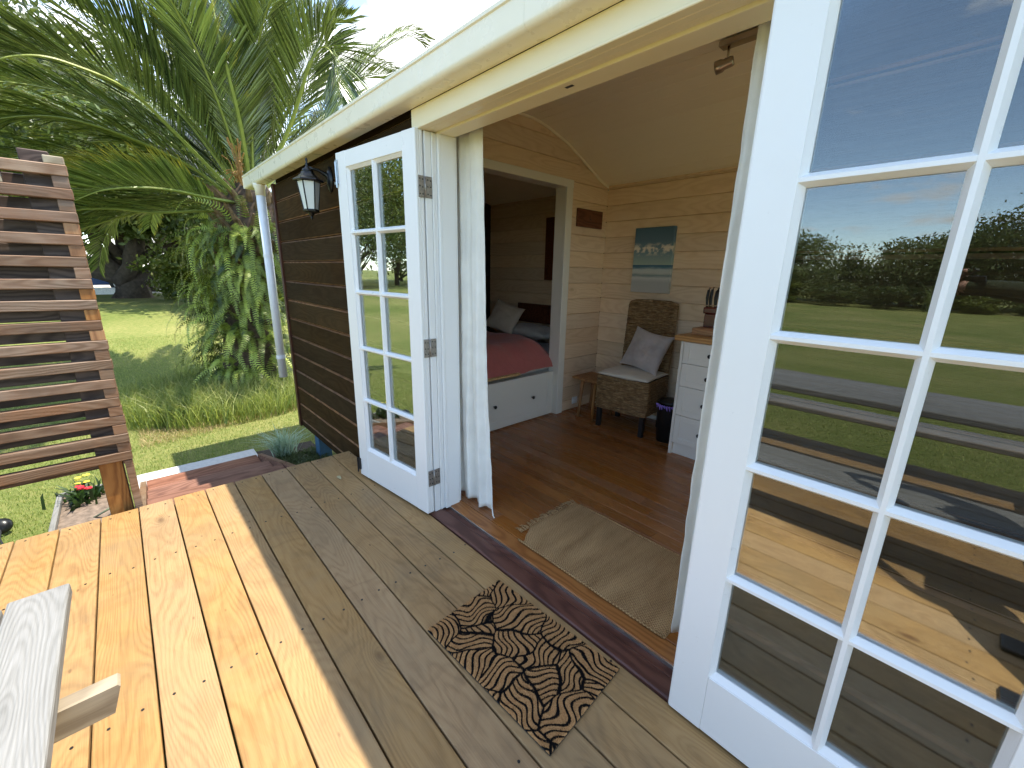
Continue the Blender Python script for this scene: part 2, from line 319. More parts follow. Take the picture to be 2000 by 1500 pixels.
M_SHEET = fabric('white_bed_linen', (0.55, 0.55, 0.53), wrinkle=0.4)
M_PILLOW = fabric('cream_pillow_fabric', (0.55, 0.50, 0.42), wrinkle=0.35)
M_MATTRESS = fabric('mattress_fabric', (0.5, 0.48, 0.46), wrinkle=0.1)

# ------------------------------------------------------------------ ground
def gz(x, y):
    """height of the lawn: level round the cabin, rising gently far to the left"""
    t = min(max((-x - 8.5) / 9.0, 0.0), 1.0); return -0.55 + 0.72 * t * t * (3 - 2 * t)
def lawnmat():
    m = Mt('lawn', 0.9, 0.2); p = m.coord()
    a = m.noise(p, 0.35, 5, 0.6); b = m.noise(p, 16, 6, 0.7); c3 = m.noise(m.vec('MULTIPLY', p, (1, 1, 0.2)), 160, 3, 0.7)
    f = m.math('ADD', m.math('MULTIPLY', a, 0.35), m.math('ADD', m.math('MULTIPLY', b, 0.35), m.math('MULTIPLY', c3, 0.35)))
    c = m.ramp(f, [(0.30, (0.07, 0.10, 0.022)), (0.48, (0.155, 0.20, 0.046)), (0.66, (0.36, 0.32, 0.125))])
    m.color(c); m.bump(m.math('ADD', b, c3), 0.9, 0.02); return m.m
M_LAWN = lawnmat()
def grid_ground():
    xs = sorted(set(list(np.linspace(-400, -40, 10)) + list(np.linspace(-40, 12, 80)) + list(np.linspace(12, 400, 10))))
    ys = sorted(set(list(np.linspace(-400, -40, 10)) + list(np.linspace(-40, 30, 60)) + list(np.linspace(30, 400, 10))))
    V = [(x, y, gz(x, y) + (0.015 * noise.noise(Vector((x * 0.7, y * 0.7, 0))) if abs(x) < 40 else 0)) for y in ys for x in xs]
    nx = len(xs); F = [(j * nx + i, j * nx + i + 1, (j + 1) * nx + i + 1, (j + 1) * nx + i) for j in range(len(ys) - 1) for i in range(nx - 1)]
    mobj('lawn', npmesh('lawn', V, F), M_LAWN, smooth=True, kind='structure')
grid_ground()
rs = np.random.RandomState(3)
def blades(name, n, region, hmin, hmax, wmin, wmax, mat, lean=0.5, curve=2, base=None, **k):
    """n curved blades of grass, two quads each; region() gives xy arrays"""
    X, Y = region(n); n = len(X)
    Z = np.array([gz(a, b) for a, b in zip(X, Y)]) if base is None else np.full(n, base)
    h = rs.uniform(hmin, hmax, n); w_ = rs.uniform(wmin, wmax, n); az = rs.uniform(0, 2 * np.pi, n); ln = rs.uniform(0, lean, n) * h; az2 = rs.uniform(0, 2 * np.pi, n)
    dx, dy = np.cos(az) * w_ / 2, np.sin(az) * w_ / 2; lx, ly = np.cos(az2) * ln, np.sin(az2) * ln
    V = np.zeros((n, 5, 3), np.float32)
    V[:, 0] = np.c_[X - dx, Y - dy, Z]; V[:, 1] = np.c_[X + dx, Y + dy, Z]
    V[:, 2] = np.c_[X + dx * .8 + lx * .35, Y + dy * .8 + ly * .35, Z + h * .6]; V[:, 3] = np.c_[X - dx * .8 + lx * .35, Y - dy * .8 + ly * .35, Z + h * .6]
    V[:, 4] = np.c_[X + lx, Y + ly, Z + h * (1 - 0.25 * lean * rs.rand(n))]
    b = (np.arange(n) * 5)[:, None]
    F = np.concatenate([b + np.array([[0, 1, 2]]), b + np.array([[0, 2, 3]]), b + np.array([[3, 2, 4]])])
    rn = np.repeat(rs.rand(n), 5); t = np.tile([0, 0, .6, .6, 1], n)
    return mobj(name, npmesh(name, V.reshape(-1, 3), F, {'rn': rn, 't': t}), mat, **k)
M_GRASS = leafmat('grass_blade', (0.09, 0.15, 0.025), (0.36, 0.40, 0.11), (0.5, 0.44, 0.2), 0.6, 0.35, 0.5, 0.0)
def lawn_region(n):
    # denser near the deck, all over the lawn in view
    x = -3.2 - 9.5 * rs.rand(n) ** 1.5; y = rs.uniform(-2.6, 3.6, n)
    keep = ~((x > -5.0) & (y > -0.12) & (y < 0.8)) & ~((x > -4.5) & (y > 1.15)) & ~((x > -4.9) & (x < -3.9) & (y > 0.8) & (y < 1.3)); return x[keep], y[keep]
blades('lawn_grass', 120000, lawn_region, 0.018, 0.042, 0.003, 0.006, M_GRASS, 0.9, label='short mown lawn grass beside the deck and around the palm', cat='grass', kind='stuff')
def lawn_region2(n):
    return rs.uniform(-4, 4.0, n), rs.uniform(-6.5, -2.15, n)
blades('lawn_grass', 26000, lawn_region2, 0.025, 0.05, 0.005, 0.009, M_GRASS, 0.9, label='mown lawn grass beyond the picnic table, seen reflected in the glass', cat='grass', kind='stuff')
# driveway and path
bm = nb(); V = [(-60, -14), (-30.5, -10), (-24.5, 1.0), (-23.6, 9), (-40, 12), (-60, 8)]
prism(bm, V, 'z', 0.0, 0.182); fin('driveway', bm, plain('pale_gravel', (0.62, 0.58, 0.50), 0.9, nz=0.15, scale=30), kind='structure')
bm = nb(); box(bm, (-4.90, -0.155, -0.62), (-4.30, 0.79, -0.5), 0.006); fin('concrete_path', bm, M_CONC, kind='structure')
bm = nb(); box(bm, (-24.6, -6.5, 0.1), (-24.2, 0.9, 0.42), 0.03); fin('kerb', bm, plain('white_kerb', (0.75, 0.75, 0.72), 0.8), kind='structure')

# ------------------------------------------------------------------ deck
deck = empty('deck', (-1, 0, 0), kind='structure')
bm = nb()
for x in np.arange(-2.9, 3.2, 0.45): box(bm, (x, -2.08, -0.19), (x + 0.045, 1.11, -0.034))
box(bm, (-3.05, -2.10, -0.19), (-3.01, 1.13, -0.034))
fin('joist', bm, M_DECK, deck, kind='stuff')
gap = 0.0055; edges = [0.0386 + 0.1597 * i for i in range(-13, 8)]
for i in range(len(edges) - 1):
    y0, y1 = edges[i] + gap / 2, edges[i + 1] - gap / 2
    if i == len(edges) - 2: y1 = 1.129
    x0 = -3.075 + random.uniform(-0.004, 0.006); zt = random.uniform(-0.0012, 0.0)
    bm = nb(); r = 0.004
    prof = [(y0, -0.032), (y1, -0.032), (y1, zt - r), (y1 - r * .3, zt - r * .3), (y1 - r, zt), (y0 + r, zt), (y0 + r * .3, zt - r * .3), (y0, zt - r)]
    prism(bm, prof, 'x', x0, 3.2); fin('deck_board', bm, M_DECK, deck)
# deck screws
bm = nb()
for i in range(len(edges) - 1):
    for x in (-3.03, -2.43, -1.53, -0.63, 0.27):
        for f in (0.25, 0.75):
            y = edges[i] + 0.16 * f; lathe(bm, [(0.0046, -0.001), (0.0046, 0.0006)], 8, Matrix.Translation((x + random.uniform(-.01, .01), y, 0)))
fin('screw', bm, M_BLACK, deck, kind='stuff')
# steps
steps = empty('deck_steps', (-3.6, 0.3, -0.5), label='flight of three red brown wooden steps going down to the path', cat='steps')
for k, (z, x0, x1) in enumerate(((-0.145, -3.50, -3.08), (-0.285, -3.97, -3.48), (-0.415, -4.50, -3.95))):
    n = 3; wd = (x1 - x0) / n
    for j in range(n):
        bm = nb(); box(bm, (x0 + wd * j + 0.002, -0.09, z - 0.03), (x0 + wd * (j + 1) - 0.002, 0.74, z), 0.003); fin('tread', bm, M_STEP, steps)
    bm = nb(); box(bm, (x0 + 0.03, -0.085, z - 0.14), (x0 + 0.05, 0.735, z - 0.031), 0.002); fin('riser', bm, M_STEP, steps)
for y, m_ in ((-0.128, M_SCREEN), (0.745, M_STEP)):
    bm = nb(); prism(bm, [(-3.08, -0.03), (-3.08, -0.55), (-4.46, -0.55), (-4.46, -0.40)], 'y', y, y + 0.036); fin('stringer', bm, m_, steps)

# ------------------------------------------------------------------ cabin
cabin = empty('cabin', (-2, 2.4, 0), label='dark timber cabin with cream gutter and open white french doors', cat='cabin')
XL, XR, YF, YB, ZF = -4.47, 3.4, 1.17, 3.64, 0.02
JL, JR = -1.885, -0.408
def arch(y):
    d = abs(y - 2.405); return float(np.interp(d, [0, 0.2, 0.35, 0.6, 0.91, 1.13, 1.24, 1.5], [2.545, 2.541, 2.517, 2.449, 2.313, 2.212, 2.19, 2.07]))
# outside cladding
ext = empty('exterior_wall', (-3.2, 1.17, 0), parent=cabin)
pitch = 0.172; zs = [1.777 - pitch * k for k in range(-2, 12)]
def weather(x0, x1, z0, z1, y=YF):
    bm = nb(); prism(bm, [(y + 0.022, z0 + .001), (y + 0.006, z0 + .001), (y, z0 + 0.007), (y, z1 - 0.013), (y + 0.010, z1 - 0.003), (y + 0.022, z1 - .001)], 'x', x0, x1)
    o = fin('weatherboard', bm, M_DARKWALL, ext); o.data.materials.append(M_WORN)
    for p in o.data.polygons:
        if p.normal.y < -0.2 and abs(p.normal.z) > 0.2: p.material_index = 1
for z in zs:
    z1 = min(z, 2.099); z0 = max(z - pitch, -0.19)
    if z1 - z0 < 0.02: continue
    weather(XL + 0.05, -1.948, z0, z1)
    if z0 > 0.45 and z0 < 1.95: weather(-0.345, 1.298, z0, z1); weather(3.002, XR, z0, z1)
    else: weather(-0.345, XR, z0, z1)
bm = nb(); box(bm, (XL - 0.004, YF - 0.016, -0.194), (XL + 0.048, YF + 0.03, 2.098), 0.003); fin('corner_board', bm, M_REDTRIM, ext)
bm = nb(); box(bm, (-1.9465, YF - 0.014, 0.0), (-1.905, YF + 0.02, 2.018), 0.002); fin('edge_trim', bm, M_REDTRIM, ext)
# structural shell
bm = nb(); box(bm, (XL + 0.02, YF + 0.0225, -0.1), (-1.935, 1.31, 2.16)); box(bm, (-0.358, YF + 0.0225, -0.1), (1.3, 1.31, 2.16)); box(bm, (1.3, YF + 0.0225, -0.1), (3.0, 1.31, 0.55)); box(bm, (1.3, YF + 0.0225, 2.0), (3.0, 1.31, 2.16)); box(bm, (3.0, YF + 0.0225, -0.1), (XR, 1.31, 2.16))
box(bm, (-1.93, YF + 0.0225, 2.045), (-0.36, 1.31, 2.16)); fin('front_wall_core', bm, M_DARKWALL, cabin)
def gable(name, x0, x1, mat, ylo=1.2, yhi=3.66, z0=-0.15, parent=cabin, **k):
    bm = nb(); ys = np.linspace(ylo, yhi, 24); prism(bm, [(ylo, z0), (yhi, z0)] + [(y, arch(y) + 0.02) for y in ys[::-1]], 'x', x0, x1); return fin(name, bm, mat, parent, **k)
gable('end_wall', XL, XL + 0.09, M_DARKWALL)
bm = nb(); box(bm, (XR - .09, 1.2, -.15), (XR, 3.66, 0.5)); box(bm, (XR - .09, 1.2, .5), (XR, 1.55, 2.0)); box(bm, (XR - .09, 3.3, .5), (XR, 3.66, 2.0)); fin('end_wall', bm, M_DARKWALL, cabin)
gable('end_wall', XR - 0.09, XR, M_DARKWALL, z0=2.0)
added_wn = empty('window', (XR, 2.4, 1.2), parent=cabin)  # unseen window, added to bring more light inside
bm = nb(); box(bm, (XR - .06, 2.38, 0.5), (XR - .03, 2.43, 2.0)); box(bm, (XR - .06, 1.55, 0.5), (XR - .03, 1.6, 2.0)); box(bm, (XR - .06, 3.25, 0.5), (XR - .03, 3.3, 2.0)); fin('added_window_frame', bm, M_WHITE, added_wn)
bm = nb(); box(bm, (XR - .05, 1.6, .5), (XR - .046, 3.25, 2.0)); fin('pane', bm, M_GLASS, added_wn)
# back wall with an added window out of sight to the right, to brighten the room
WX0, WX1, WZ0, WZ1 = -0.15, 2.7, 0.85, 2.02
bm = nb(); box(bm, (XL + .09, 3.6625, -0.15), (WX0, 3.76, 2.16)); box(bm, (WX0, 3.6625, -0.15), (WX1, 3.76, WZ0)); box(bm, (WX0, 3.6625, WZ1), (WX1, 3.76, 2.16)); box(bm, (WX1, 3.6625, -0.15), (XR - .09, 3.76, 2.16))
fin('back_wall', bm, M_DARKWALL, cabin)
added_wn = empty('window', (1.3, 3.68, 1.5), parent=cabin)
bm = nb(); box(bm, (WX0, 3.60, WZ0 - .05), (WX1, 3.66, WZ0)); box(bm, (WX0, 3.60, WZ1), (WX1, 3.66, WZ1 + .05)); box(bm, (WX0 - .05, 3.60, WZ0 - .05), (WX0, 3.66, WZ1 + .05)); box(bm, (WX1, 3.60, WZ0 - .05), (WX1 + .05, 3.66, WZ1 + .05))
for x in (0.8, 1.75): box(bm, (x - .02, 3.67, WZ0), (x + .02, 3.70, WZ1))
fin('added_window_frame', bm, M_WHITE, added_wn)
bm = nb(); box(bm, (WX0, 3.682, WZ0), (WX1, 3.686, WZ1)); fin('pane', bm, M_GLASS, added_wn)
# roof
def roofpart(ya, yb_, x0, x1):
    bm = nb(); ys = np.linspace(ya, yb_, 16); top = [(y, arch(y) + 0.10 - (0.04 if y < 1.2 else 0)) for y in ys]; bot = [(y, z - 0.03) for y, z in top[::-1]]
    prism(bm, top + bot, 'x', x0, x1); fin('roof', bm, M_ROOF, cabin)
ADDED_SKYL = ((0.5, 1.7), (2.0, 3.2)); SLY = (1.707, 2.451)  # unseen roof openings, added to lighten the interior
roofpart(1.05, SLY[0], -4.95, XR + 0.3); roofpart(SLY[1], 3.82, -4.95, XR + 0.3)
for x0, x1 in ((-4.95, 0.5), (1.7, 2.0), (3.2, XR + 0.3)): roofpart(SLY[0], SLY[1], x0, x1)
for x0, x1 in ADDED_SKYL:
    bm = nb(); box(bm, (x0 - .03, SLY[0] - .03, 2.66), (x1 + .03, SLY[0], 2.70)); box(bm, (x0 - .03, SLY[1], 2.66), (x1 + .03, SLY[1] + .03, 2.70)); fin('added_skylight_frame', bm, M_WHITE, cabin)
# gutter: square-line profile with rounded lower front edge
gut = empty('gutter', (-2, 1.09, 2.15), parent=cabin)
yb, yf, zb, zt = 1.134, 1.043, 2.100, 2.212
def gprof(o=0.0):
    p = [(yb, zb - o), (yf + 0.022, zb - o)]
    for a in range(1, 6): th = math.pi / 2 * a / 6; p.append((yf + 0.022 - (0.022 + o) * math.sin(th), zb + 0.022 - (0.022 + o) * math.cos(th)))
    p += [(yf - o, zb + 0.022), (yf - o, zt - 0.016), (yf - 0.006 - o, zt - 0.012), (yf - 0.006 - o, zt), (yf + 0.004, zt), (yf + 0.004, zb + 0.024), (yf + 0.024, zb + 0.004), (yb, zb + 0.004)]
    return p
for a, b, o in ((-4.95, -1.102, 0.0), (-1.1005, XR + 0.3, 0.0008)):
    bm = nb(); prism(bm, gprof(o), 'x', a, b); fin('gutter_length', bm, M_GUTTER, gut)
bm = nb(); box(bm, (-4.953, yf - 0.004, zb + 0.003), (-4.948, yb, zt - 0.002)); fin('stop_end', bm, M_GUTTER, gut)
bm = nb(); box(bm, (-4.94, yb + 0.001, 2.115), (XR, yb + 0.02, 2.235)); fin('fascia', bm, M_CREAMBOUNCE, cabin)
# downpipe
dp = empty('downpipe', (-4.42, 1.09, 1.0), parent=cabin)
dtop = PY(508, 392, 1.09); dbot = PY(556, 737, 1.09); DX = -4.60
DX = (dtop.x + dbot.x) / 2
bm = nb(); tube(bm, [(DX, 1.09, dbot.z), (DX, 1.09, 2.07)], 0.038, 20); fin('pipe', bm, M_PIPE, dp, smooth=True)
for z in (dbot.z + 0.19, dtop.z - 0.50):
    bm = nb(); tube(bm, [(DX, 1.09, z), (DX, 1.09, z + 0.03)], 0.0415, 20); fin('collar', bm, M_PIPE, dp, smooth=False)
bm = nb(); lathe(bm, [(0.040, -0.085), (0.042, -0.03), (0.052, -0.012), (0.054, 0.012)], 20, Matrix.Translation((DX, 1.09, 2.092))); fin('gutter_outlet', bm, M_GUTTER, dp, smooth=True)
# door frame
fr = empty('door_frame', ((JL + JR) / 2, 1.2, 0), parent=cabin)
for s, x in ((-1, JL), (1, JR)):
    def jb(name, a, b, y0, y1, bev=0.002):
        bm = nb(); lo, hi = sorted((x + s * a, x + s * b)); box(bm, (lo, y0, 0.012), (hi, y1, 2.008), bev); fin(name, bm, M_WHITE, fr)
    jb('jamb', 0.0, 0.062, 1.1605, 1.196); jb('jamb_bead', -0.004, 0.03, 1.198, 1.210); jb('jamb', 0.0, 0.05, 1.212, 1.226)
    jb('door_stop', -0.014, 0.045, 1.228, 1.243); jb('jamb_liner', -0.012, 0.04, 1.2445, 1.326)
    bm = nb(); lo, hi = sorted((x - s * 0.006, x + s * 0.07)); box(bm, (lo, 1.3275, 0.02), (hi, 1.342, 2.06), 0.003); fin('architrave', bm, M_WHITE, fr)
def hd(name, y0, y1, z0, z1, x0=JL - 0.06, x1=JR + 0.06, mat=M_CREAMBOUNCE):
    bm = nb(); box(bm, (x0, y0, z0), (x1, y1, z1), 0.002); fin(name, bm, mat, fr)
hd('head_frieze', 1.1345, 1.168, 2.020, 2.0985, -1.948, -0.345)
hd('head_moulding', 1.128, 1.163, 2.0095, 2.019, -1.93, -0.36); hd('head', 1.165, 1.196, 2.0105, 2.043); hd('head', 1.199, 1.226, 2.013, 2.043); hd('head_stop', 1.228, 1.2435, 2.004, 2.042); hd('head_liner', 1.246, 1.326, 2.008, 2.042)
bm = nb(); box(bm, (-1.118, 1.262, 2.0065), (-1.085, 1.275, 2.0075)); fin('bolt_slot', bm, M_BLACK, fr)
# threshold
th = empty('threshold', (-1.15, 1.2, 0), parent=cabin)
bm = nb(); prism(bm, [(1.134, -0.03), (1.134, 0.004), (1.140, 0.009), (1.208, 0.012), (1.212, 0.008), (1.212, -0.03)], 'x', JL - 0.02, JR + 0.02); fin('outer_sill', bm, M_SILL, th)
bm = nb(); prism(bm, [(1.2125, -0.03), (1.2125, 0.004), (1.222, -0.001), (1.252, 0.001), (1.252, -0.03)], 'x', JL - 0.02, JR + 0.02); fin('sill_channel', bm, M_SILL, th)
bm = nb(); box(bm, (JL, 1.2525, -0.02), (JR, 1.257, 0.0145)); fin('seal_strip', bm, M_ALU, th)
bm = nb(); box(bm, (JL, 1.258, -0.03), (JR, 1.343, 0.0175), 0.004); fin('inner_sill', bm, M_SILLIN, th)
# floor
fl = empty('floor', (-1, 2.4, 0), parent=cabin)
y = 1.344; random.seed(11)
while y < YB:
    x = XL + 0.1 - random.uniform(0, 1.0)
    while x < XR - 0.2:
        L = random.uniform(1.0, 2.2); a, b = max(x, XL + 0.1), min(x + L, XR - 0.1)
        if b - a > 0.1:
            bm = nb(); yy = min(y + 0.0885, YB + .01); zt_ = ZF - random.uniform(0, 0.0006)
            prism(bm, [(y, -0.0), (yy, -0.0), (yy, zt_ - .0015), (yy - 0.0012, zt_), (y + 0.0012, zt_), (y, zt_ - .0015)], 'x', a, b - 0.0008); fin('floorboard', bm, M_FLOOR, fl)
        x += L
    y += 0.0893
bm = nb(); box(bm, (XL + .09, 1.30, -0.10), (XR - .09, 3.66, -0.002)); fin('subfloor', bm, M_DARKWALL, cabin)
# inside lining
lin = empty('interior_back_wall', (-1, YB, 1), parent=cabin)
lz = [0.562 - 0.1455 * 4 + 0.1455 * k for k in range(0, 17)]
XP = -2.60
def board_x(x0, x1, z0, z1, par, y=YB, back=0.02, mat=M_LINING, s=1):
    bm = nb(); e = 0.0045
    prism(bm, [(y + s * back, z0), (y + s * .009, z0), (y, z0 + e), (y, z1 - e), (y + s * .009, z1), (y + s * back, z1)], 'x', x0, x1); fin('lining_board', bm, mat, par)
for k in range(len(lz)):
    z0, z1 = max(lz[k], 0.02), min(lz[k] + 0.1455, 2.20)
    if z1 - z0 < 0.03: continue
    if 0.8 < z0 + .1 and z0 < 2.0:
        board_x(XP, WX0 - .052, z0, z1, lin); board_x(WX1 + .052, XR - 0.1, z0, z1, lin)
    else: board_x(XP, XR - 0.1, z0, z1, lin)
    board_x(XL + 0.09, XP - 0.1, z0, z1, lin)
bm = nb(); box(bm, (XP, YB - 0.018, 2.178), (XR - .1, YB, 2.203), 0.004); fin('scotia', bm, M_LINING, lin)
bm = nb(); box(bm, (XP, YB - 0.012, 0.021), (-1.44, YB, 0.06), 0.003); fin('skirting', bm, M_WHITE, lin)
li2 = empty('interior_front_wall', (-1, 1.33, 1), parent=cabin)
for k in range(len(lz)):
    z0, z1 = max(lz[k], 0.02), min(lz[k] + 0.1455, 2.20)
    if z1 - z0 < 0.03: continue
    if z0 < 2.06:
        board_x(XL + .09, JL - 0.072, z0, z1, li2, 1.33, 0.018, s=-1); board_x(JR + 0.072, 1.27 if 0.45 < z0 < 1.95 else XR - .1, z0, z1, li2, 1.33, 0.018, s=-1)
    else: board_x(XL + .09, XR - .1, z0, z1, li2, 1.33, 0.018, s=-1)
# partition with bedroom opening
par = empty('partition_wall', (XP, 2.4, 1), parent=cabin)
OY0, OY1, OZ = 1.75, 3.02, 2.115
def board_y(y0, y1, z0, z1, x, s, clip=True):
    """boards running across the cabin, cut to the curve of the ceiling"""
    e = 0.0045; bm = nb(); n = 10; ys = [y0 + (y1 - y0) * i / n for i in range(n + 1)]
    topz = [min(z1 - 0.0, arch(q) + 0.01) for q in ys]
    if max(topz) <= z0 + 0.004: bm.free(); return
    ok = [(q, t) for q, t in zip(ys, topz) if t > z0 + 0.003]
    t = bmesh.new(); xf, xb = x, x - s * 0.018
    F1 = [t.verts.new((xf, q, max(zz_ - e, z0 + .002))) for q, zz_ in ok]; F0 = [t.verts.new((xf, q, z0 + e)) for q, _ in ok]
    G1 = [t.verts.new((xf - s * 0.009, q, zz_)) for q, zz_ in ok]; G0 = [t.verts.new((xf - s * 0.009, q, z0)) for q, _ in ok]
    for i in range(len(ok) - 1):
        t.faces.new((F0[i], F0[i + 1], F1[i + 1], F1[i])); t.faces.new((F1[i], F1[i + 1], G1[i + 1], G1[i])); t.faces.new((G0[i], G0[i + 1], F0[i + 1], F0[i]))
    add(bm, t); box(bm, (min(xf - s * .010, xb), ok[0][0], z0), (max(xf - s * .010, xb), ok[-1][0], min(ok[0][1], ok[-1][1])))
    fin('lining_board', bm, M_LININGY, par)
for k in range(len(lz) + 2):
    z0 = lz[0] + 0.1455 * k; z1 = z0 + 0.1455; z0 = max(z0, 0.02)
    if z1 - z0 < 0.03 or z0 > 2.54: continue
    if z0 < OZ:
        zc = min(z1, 9)
        board_y(OY1 + 0.0, YB, z0, z1, XP, 1); board_y(1.335, OY0, z0, z1, XP, 1)
        if z1 > OZ + 0.02: board_y(OY0, OY1, OZ + 0.0, z1, XP, 1)
    else: board_y(1.335, YB, z0, z1, XP, 1)
bm = nb(); box(bm, (XP - 0.085, OY1 + .005, 0.02), (XP - 0.019, YB, 2.18)); box(bm, (XP - 0.085, 1.335, 0.02), (XP - 0.019, OY0 - .005, 2.18)); fin('partition_core', bm, M_LININGY, par)
gable('partition_top', XP - 0.085, XP - 0.019, M_LININGY, 1.40, YB - 0.001, OZ + 0.004, par)
ys = np.linspace(1.36, YB - 0.005, 30)
bm = nb(); tube(bm, [(XP + 0.006, y, arch(y) - 0.006) for y in ys], 0.011, 6); fin('arch_bead', bm, M_CEIL, par)
bo = empty('bedroom_door_frame', (XP, 3.0, 1), parent=cabin)
for y0, y1 in ((OY1 - 0.014, OY1 + 0.072), (OY0 - 0.072, OY0 + 0.014)):
    bm = nb(); box(bm, (XP + 0.001, y0, 0.021), (XP + 0.020, y1, OZ + 0.05), 0.003); fin('casing', bm, M_UNIT, bo)
bm = nb(); box(bm, (XP + 0.0015, OY0 - 0.072, OZ - 0.012), (XP + 0.0225, OY1 + 0.075, OZ + 0.052), 0.003); fin('casing', bm, M_UNIT, bo)
for y0, y1 in ((OY1 - 0.012, OY1 + 0.004), (OY0 - 0.004, OY0 + 0.012)):
    bm = nb(); box(bm, (XP - 0.11, y0, 0.021), (XP, y1, OZ)); fin('liner', bm, M_UNIT, bo)
bm = nb(); box(bm, (XP - 0.11, OY0 + .012, OZ - 0.010), (XP, OY1 - .012, OZ + 0.003)); fin('liner', bm, M_UNIT, bo)
# curved ceiling boards
ce = empty('ceiling', (-1, 2.4, 2.4), parent=cabin)
yy = 1.335; step = 0.093
while yy < YB - 0.002:
    y1 = min(yy + step, YB + .012); z0, z1 = arch(yy), arch(y1)
    for a, b in ((XL + 0.09, XP - 0.086),) + (((XP - 0.018, 0.5), (1.7, 2.0), (3.2, XR - 0.09)) if SLY[0] - .01 <= yy < SLY[1] - .05 else ((XP - 0.018, XR - 0.09),)):
        bm = nb(); g = 0.0035; prism(bm, [(yy, z0 + 0.009), (yy + g, z0), (y1 - g, z1), (y1, z1 + 0.009), (y1, z1 + 0.016), (yy, z0 + 0.016)], 'x', a, b); fin('ceiling_board', bm, M_CEIL, ce)
    yy = y1
added_wn = empty('window', (2.1, 1.2, 1.2), parent=cabin)  # one more unseen window, put in for interior light
bm = nb(); box(bm, (1.3, 1.18, 0.55), (1.35, 1.34, 2.0)); box(bm, (2.95, 1.18, .55), (3.0, 1.34, 2.0)); box(bm, (2.13, 1.20, .55), (2.17, 1.24, 2.0)); fin('added_window_frame', bm, M_WHITE, added_wn)
bm = nb(); box(bm, (1.35, 1.22, .55), (2.95, 1.224, 2.0)); fin('pane', bm, M_GLASS, added_wn)
# piles under the floor
for x in (-4.24, -2.9, -1.6, 0.5):
    bm = nb(); box(bm, (x - 0.06, 1.24, -0.72), (x + 0.06, 1.36, -0.10), 0.004); fin('pile', bm, M_BLUE, cabin)
bm = nb(); box(bm, (XL + 0.03, 1.22, -0.205), (XR, 1.30, -0.1925)); fin('bearer', bm, M_STEEL, cabin)

# ------------------------------------------------------------------ french doors
DW, DZ0, DZ1, DT = 0.738, 0.016, 2.011, 0.044
ST, RB, RT = 0.102, 0.227, 1.922   # stile width, top of the bottom rail, underside of the top rail
pitchd = (RT - RB) / 5
def french_door(M, mirror, label):
    """local x runs 0..DW away from the hinge edge, the weather face looks along -y at y = 0"""
    s = -1 if mirror else 1
    d = empty('french_door', M=M, parent=cabin); d['label'] = label
    def b(name, x0, x1, z0, z1, y0=0.0, y1=DT, bev=0.0015, mat=M_WHITE):
        bm = nb(); a, c = sorted((s * x0, s * x1)); box(bm, (a, y0, z0), (c, y1, z1), bev); return fin(name, bm, mat, d, M)
    b('stile', 0, ST - .0005, DZ0, DZ1); b('stile', DW - ST + .0005, DW, DZ0, DZ1)
    b('rail', ST, DW - ST, DZ0 + .001, RB - 0.006, 0.0006); b('rail', ST, DW - ST, RT + 0.006, DZ1 - .001, 0.0006)
    cx = DW / 2; gy = 0.024; hw = 0.0145; fl_ = 0.0045
    # glazing bars: flat ridge with a bevel down to the glass on each side
    def bar(prof, axis, a, c):
        bm = nb(); prism(bm, prof, axis, a, c); fin('glazing_bar', bm, M_WHITE, d, M)
    x = s * cx; ro = 0.0025
    bar([(x - hw, gy), (x - hw, gy - 0.004), (x - fl_, ro), (x + fl_, ro), (x + hw, gy - 0.004), (x + hw, gy), (x + hw, DT - .006), (x - hw, DT - .006)], 'z', RB - 0.005, RT + 0.005)
    for k in range(1, 5):
        z = RB + pitchd * k
        for a, c in ((ST - .004, cx - 0.0046), (cx + 0.0046, DW - ST + .004)):
            a2, c2 = sorted((s * a, s * c)); bar([(gy, z - hw), (gy - 0.004, z - hw), (ro + .0004, z - fl_), (ro + .0004, z + fl_), (gy - 0.004, z + hw), (gy, z + hw), (DT - .0065, z + hw), (DT - .0065, z - hw)], 'x', a2, c2)
    # bevelled moulding round the opening
    for (xa, xb_) in ((ST - .0006, ST + 0.012), (DW - ST + .0006, DW - ST - 0.012)):
        xa, xb_ = s * xa, s * xb_; bm = nb(); prism(bm, [(xa, 0.004), (xb_, gy - 0.004), (xb_, DT - 0.007), (xa, DT - 0.007)], 'z', RB - .006, RT + .006); fin('moulding', bm, M_WHITE, d, M)
    for za, zb_ in ((RB - .0065, RB + 0.010), (RT + .0065, RT - 0.010)):
        a2, c2 = sorted((s * (ST + .001), s * (DW - ST - .001))); bm = nb(); prism(bm, [(0.0044, za), (gy - 0.0045, zb_), (DT - 0.0075, zb_), (DT - 0.0075, za)], 'x', a2, c2); fin('moulding', bm, M_WHITE, d, M)
    for c in range(2):
        for k in range(5):
            x0 = ST + 0.008 if c == 0 else cx + 0.010; x1 = cx - 0.010 if c == 0 else DW - ST - 0.008
            b('pane', x0, x1, RB + pitchd * k + 0.008, RB + pitchd * (k + 1) - 0.008, gy, gy + 0.003, 0, M_GLASS)
    # profiled meeting edge on the hinge side
    for k, (y0, y1, o) in enumerate(((0.003, 0.010, 0.0025), (0.016, 0.022, 0.002), (0.030, 0.041, 0.003))):
        bm = nb(); a, c = sorted((-s * o, s * 0.001)); box(bm, (a, y0, DZ0 + .003), (c, y1, DZ1 - .003)); fin('edge_bead', bm, M_WHITE, d, M)
    return d
ANG = math.atan2(1.110 - 1.029, 2.615 - 1.885)
ML = Matrix.Translation((JL, 1.110, 0)) @ Matrix.Rotation(ANG, 4, 'Z')
dl = french_door(ML, True, 'left white french door, folded back beside the lantern')
MR = Matrix.Translation((JR, 1.110, 0))
dr = french_door(MR, False, 'large white french door at the right of the doorway')
